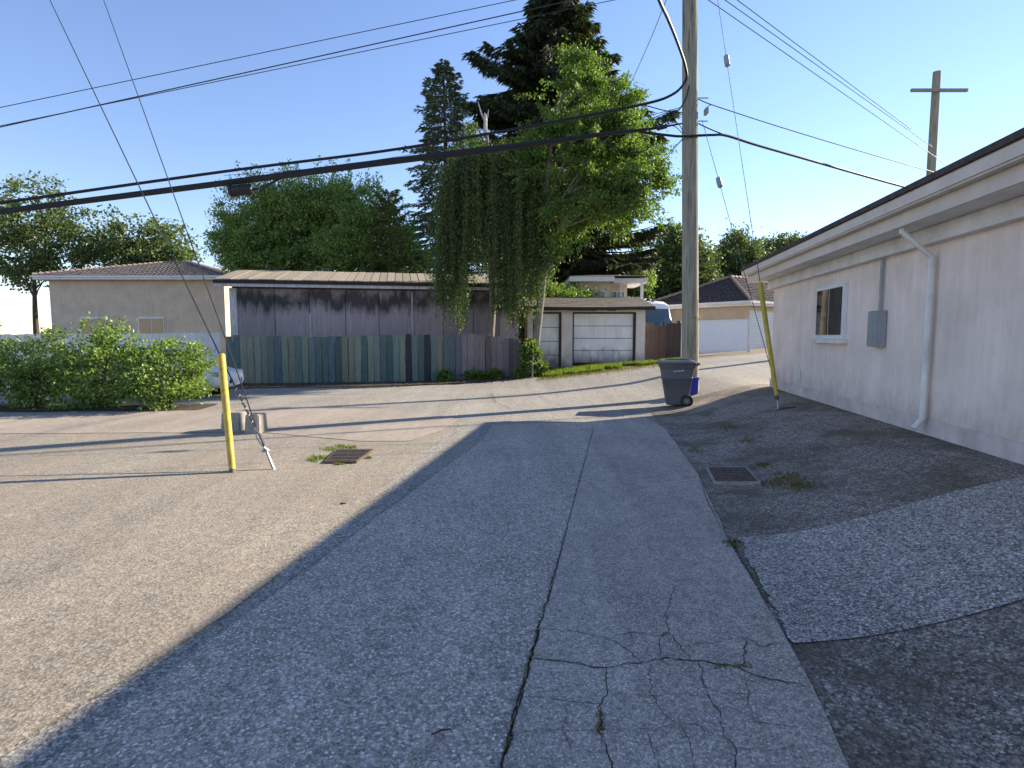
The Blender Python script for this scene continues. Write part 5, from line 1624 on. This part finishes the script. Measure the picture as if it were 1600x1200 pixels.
def kring(x, w0, w1, z0, z1):
    return [Vector(p) for p in [(x, -w0, z0), (x, -w1, z1 - .05), (x, -w1 * .88, z1), (x, 0, z1 + .02), (x, w1 * .88, z1), (x, w1, z1 - .05), (x, w0, z0)]]
mb = MB(); mb.loft([kring(1.12, .78, .77, .90, .96), kring(1.95, .82, .64, .93, 1.38), kring(2.4, .83, .63, .94, 1.43), kring(3.05, .83, .62, .95, 1.40), kring(3.75, .78, .70, .97, 1.04)]); mb.build('greenhouse', M['glass_dark'], car, True)
mb = MB(); mb.loft([[p + Vector((0, 0, .012)) for p in kring(x, w, w, z - .055, z)] for x, w, z in ((1.90, .645, 1.375), (2.4, .64, 1.432), (3.1, .63, 1.40))]); mb.build('roof_panel', M['carwhite'], car, True)
for s in (-1, 1):
    for P in ([(1.15, s * .80, .93), (1.95, s * .655, 1.375)], [(2.5, s * .845, .95), (2.5, s * .645, 1.40)], [(3.05, s * .64, 1.39), (3.72, s * .77, 1.02)]):
        mb = MB(); mb.tube(P, .032, 6); mb.build('pillar', M['carwhite'], car, True)
    for x in (.85, 3.45):
        mb = MB(); mb.tube([(x, s * .60, .33), (x, s * .884, .33)], .375, 28); mb.build('wheel_arch', M['carblack'], car, True)
        mb = MB(); mb.tube([(x, s * .70, .31), (x, s * .87, .31), (x, s * .895, .31), (x, s * .90, .31)], [.31, .31, .295, .22], 28); w_ = mb.build('wheel', M['rubber'], car, True)
        mb = MB()
        for q in range(5):
            a_ = q * 2 * math.pi / 5 + x
            mb.tube([(x, s * .903, .31), (x + .2 * math.cos(a_), s * .897, .31 + .2 * math.sin(a_))], [.045, .035], 6)
        mb.tube([(x, s * .88, .31), (x, s * .915, .31)], [.06, .05], 10)
        mb.tube([(x + .205 * math.cos(t_), s * .897, .31 + .205 * math.sin(t_)) for t_ in lin(0, 2 * math.pi, 25)], .018, 5, False)
        mb.build('rim', M['alloy'], w_, True)
    mb = MB(); mb.box(.10, .34, min(s * .58, s * .80), max(s * .58, s * .80), .56, .69); mb.build('headlight', M['lamp'], car, bevel=.03)
    mb = MB(); mb.box(4.16, 4.33, min(s * .58, s * .79), max(s * .58, s * .79), .70, .88); mb.build('tail_light', M['redlamp'], car, bevel=.03)
    mb = MB(); mb.box(1.45, 1.62, min(s * .90, s * 1.05), max(s * .90, s * 1.05), .93, 1.06); mb.build('mirror', M['carwhite'], car, bevel=.03)
    for x in (2.42, 1.38, 3.2):
        mb = MB(); mb.box(x, x + .010, min(s * .875, s * .884), max(s * .875, s * .884), .36, .84); mb.build('door_seam', M['carblack'], car)
    for x in (2.12, 2.95):
        mb = MB(); mb.tube([(x, s * .875, .76), (x + .02, s * .90, .765), (x + .15, s * .90, .765), (x + .17, s * .875, .76)], .013, 6); mb.build('door_handle', M['carwhite'], car, True)
    mb = MB(); mb.tube([(1.3, s * .855, .925), (2.5, s * .862, .945), (3.6, s * .83, .965)], .010, 5); mb.build('window_trim', M['carblack'], car)
    mb = MB(); mb.box(1.25, 3.05, min(s * .86, s * .885), max(s * .86, s * .885), .19, .27); mb.build('sill_trim', M['carblack'], car)
mb = MB(); mb.box(-.012, .05, -.42, .42, .36, .48); mb.build('grille', M['carblack'], car, bevel=.02)
mb = MB(); mb.box(-.03, -.013, -.26, .26, .37, .47); mb.build('number_plate', M['plate'], car)
# shrub bed between the car and the lane
strip_sheet('planting_bed_ground', [(-14.0, 11.9), (-10, 12.1), (-6.75, 12.3)], [(-14.0, 13.5), (-10, 13.6), (-6.85, 13.5)], M['dirt'], 0.02, 0.15, 0.12, seed=12)
for (x, hgt, w, lab) in ((-7.65, 1.45, 0.85, 'rounded shrub hiding the sedan, nearest the painted fence'), (-9.1, 1.75, 0.95, 'middle rounded shrub of the row before the white sedan'),
                         (-10.7, 1.6, 0.95, 'third rounded shrub from the sedan nose'), (-12.4, 1.85, 1.0, 'leftmost rounded shrub before the white plank fence')):
    y = 12.85
    broadleaf('laurel_bush', lab, (x, y, 0.0), [(x, y, -0.05), (x, y, 0.5), (x + .05, y, 1.0)],
              [((x, y, hgt * .5), (w, .75, hgt * .5)), ((x - .3, y, hgt * .35), (w * .75, .65, hgt * .36)), ((x + .25, y + .1, hgt * .62), (w * .6, .55, hgt * .4))], 'lf_laurel', 'bark_dark', 150, 7500, 0.085, 0.05, 0.2,
              'shrubs in the bed before the sedan', 0.04, 16, -0.15, 'bush', -0.1, 0)
# white plank fence continuing left of the painted fence
plank_fence('board_fence', (-21.5, 19.2, 0), (-10.72, 21.25, 0), 1.62, 1.72, lambda t: 'white_old', 0.2, 'white plank fence at far left, left of the painted boards')

# ------------------------------------------------------------------ grass, weeds, litter, stones
def blades(name, pts, h, w, mat, label, cat, lean=0.35):
    P = np.array(pts); n = len(P)
    hh = h * rng.uniform(0.5, 1.3, (n, 1))
    a = rng.uniform(0, 6.283, n)
    side = np.stack([np.cos(a), np.sin(a), np.zeros(n)], 1) * (w * rng.uniform(.6, 1.3, (n, 1)))
    b = rng.uniform(0, 6.283, n)
    tip = np.stack([np.cos(b) * lean * rng.random(n), np.sin(b) * lean * rng.random(n), np.ones(n)], 1) * hh
    V = np.stack([P - side, P + side, P + tip], 1).reshape(-1, 3)
    o = np_mesh(name, V, 3, M[mat])
    return tag(o, label, cat, None, 'stuff')
pts = []
while len(pts) < 15000:
    px = rng.uniform(845, 1062); t = (px - 850) / 200
    yb_ = 592 - 24 * t - 2; yt_ = 579 - 15 * t
    py = yt_ + (yb_ - yt_) * rng.random()
    if mnoise.noise(Vector((px * 0.05, py * 0.16, 3))) < -0.12 - 0.3 * (1 - (py - yt_) / (yb_ - yt_)): continue
    p = gp(px, py, -0.03)
    if p.y > 25.4: continue
    pts.append(p)
blades('grass_verge', pts, 0.15, 0.016, 'grass', 'bright green grass strip before the old double garage', 'grass')
pts = []
while len(pts) < 2600:
    px = rng.uniform(838, 1040); t = (px - 850) / 200
    py = 592 - 24 * t + rng.normal() * 2.0
    pts.append(gp(px, py, -0.02))
blades('dry_grass_edge', pts, 0.07, 0.014, 'grass_dry', 'dry yellow grass fringe along the road edge by the garage', 'grass')
def tuft_pts(spots, n, sx, sy):
    out_ = []
    for (px, py, k) in spots:
        for _ in range(int(n * k)):
            out_.append(gp(px + rng.normal() * sx * k, py + rng.normal() * sy * k, 0.005))
    return out_
blades('drain_moss_grass', tuft_pts([(500, 716, 1), (490, 720, .7), (515, 703, .8), (535, 699, .8), (550, 700, .5), (575, 717, .35), (530, 726, .5)], 150, 8, 2.0), 0.028, 0.009, 'grass', 'low green weeds round the left drain grate', 'weeds')
blades('drain_moss_grass', tuft_pts([(1230, 748, 1), (1205, 757, .8), (1250, 760, 1), (1190, 728, .6), (1085, 706, .5), (1140, 850, .5), (1145, 857, .35), (1105, 650, .8), (1140, 668, .8), (1165, 690, .5)], 170, 12, 4), 0.03, 0.009, 'grass_dry', 'dull dry weeds round the right drain grate', 'weeds')
sp = []
for i in range(520):
    t = rng.random() ** 0.8
    y = 960 + 235 * t
    x = 790 + (1180 - y) * 0.262 + rng.normal() * 2.0
    if mnoise.noise(Vector((y * 0.03, 0, 7))) > -0.1: sp.append(gp(x, y, 0.012))
for i in range(160):
    sp.append(gp(1115 + rng.uniform(0, 60), 1047 + rng.normal() * 2.0, 0.016)) if rng.random() < .5 else sp.append(gp(938 + rng.normal() * 2.5, 1135 + rng.normal() * 9, 0.016))
blades('seam_moss', sp, 0.014, 0.005, 'grass_dry', 'sparse moss growing in the alley seam and cracks', 'moss')
# weeds along the grey fence
for (px, n_, lab) in ((745, 60, 'dark leafy weed at the foot of the grey fence boards'), (772, 110, 'taller dark leafy weed against the grey fence'), (700, 60, 'low leafy weed where painted boards meet grey boards')):
    b = gp(px, 591); b.y = 21.3 + (b.x + 10.55) * 0.1927 - 0.28; b.z = ground_z(b.x, b.y)
    broadleaf('weed', lab, tuple(b), [b, b + Vector((0, 0, .2)), b + Vector((0, 0, .4))], [((b.x, b.y, b.z + .16), (.28, .2, .2)), ((b.x + .05, b.y, b.z + .4 * n_ / 110), (.16, .14, .25 * n_ / 110))], 'lf_ivy', 'bark_dark', 26, n_ * 8, 0.13, 0.08, 0.14, 'weeds along the fence foot', 0.02, 8, 0, 'weed')
# leaf litter on the dirt verge
n = 9000
tt_ = rng.uniform(-0.4, 11.4, n); bb = -rng.random(n) ** 1.1 * (3.2 - 0.13 * tt_)
P = np.array([[*(fpos(a, b + 0.02)[:2]), 0] for a, b in zip(tt_, bb)])
P[:, 2] = [ground_z(p[0], p[1]) + 0.018 + 0.012 * rng.random() for p in P]
V = leaf_verts(P, 0.055, 0.035, None, 1.0, 0.0)
V[:, 2] = np.repeat(P[:, 2], 4) + np.abs(V[:, 2] - np.repeat(P[:, 2], 4)) * 0.35
tag(np_mesh('leaf_litter', V, 4, M['litter']), 'dry brown leaf litter along the fence foot', 'leaf litter', None, 'stuff')
n = 900
P = []
while len(P) < n:
    px, py = rng.uniform(1040, 1250), rng.uniform(640, 800)
    if rng.random() < 0.35: px, py = rng.uniform(1100, 1250), rng.uniform(690, 745)
    p = gp(px, py, 0.022); P.append(p)
P = np.array([list(p) for p in P])
V = leaf_verts(P, 0.03, 0.012, None, 1.0, 0.0); V[:, 2] = np.repeat(P[:, 2], 4) + np.abs(V[:, 2] - np.repeat(P[:, 2], 4)) * 0.3
tag(np_mesh('leaf_litter', V, 4, M['litter']), 'scattered dry crumbs on the shaded right apron', 'leaf litter', None, 'stuff')
# loose stones on the paving
M['stone'] = plain('loose_pale_stone', (0.55, 0.53, 0.49), 0.85, var=0.4, scale=15, bump=0.2)
mb = MB()
for _ in range(520):
    px, py = rng.uniform(360, 1240), 640 + 540 * rng.random() ** 1.6
    p = gp(px, py, 0.02); r_ = 0.0025 + 0.006 * rng.random() ** 4
    q = [p + Vector((r_ * rng.uniform(.7, 1.4), 0, 0)), p + Vector((0, r_ * rng.uniform(.7, 1.4), 0)), p - Vector((r_ * rng.uniform(.7, 1.4), 0, 0)), p - Vector((0, r_ * rng.uniform(.7, 1.4), 0)), p + Vector((0, 0, r_)), p - Vector((0, 0, r_ * .6))]
    mb.add(q, [(0, 1, 4), (1, 2, 4), (2, 3, 4), (3, 0, 4), (1, 0, 5), (2, 1, 5), (3, 2, 5), (0, 3, 5)])
tag(mb.build('loose_stones', M['stone']), 'tiny pale loose stones scattered over the paving', 'stones', None, 'stuff')
a, b = gp(674, 1159, .03), gp(705, 1150, .03)
mb = MB(); mb.tube([a, a.lerp(b, .5) + Vector((0, 0.004, .004)), b], [.003, .0045, .003], 6)
tag(mb.build('twig', M['bark_dark']), 'small dark twig lying on the near alley paving', 'twig')
a, b = gp(531, 789, .012), gp(541, 788, .012)
mb = MB(); mb.tube([a, a.lerp(b, .5), b], [.006, .012, .005], 6); tag(mb.build('twig', M['bark_dark']), 'tiny dark scrap on the sunlit apron below left drain', 'twig')
p = gp(776, 591); p.y = 21.3 + (p.x + 10.55) * 0.1927 - 0.55; p.z = ground_z(p.x, p.y) + .03
mb = MB(); mb.add([p, p + Vector((.16, .02, .02)), p + Vector((.18, .12, .05)), p + Vector((.06, .13, .01)), p + Vector((.09, .06, .07))], [(0, 1, 4), (1, 2, 4), (2, 3, 4), (3, 0, 4)])
tag(mb.build('paper_scrap', M['white']), 'crumpled white paper scrap at the grey fence foot', 'paper')
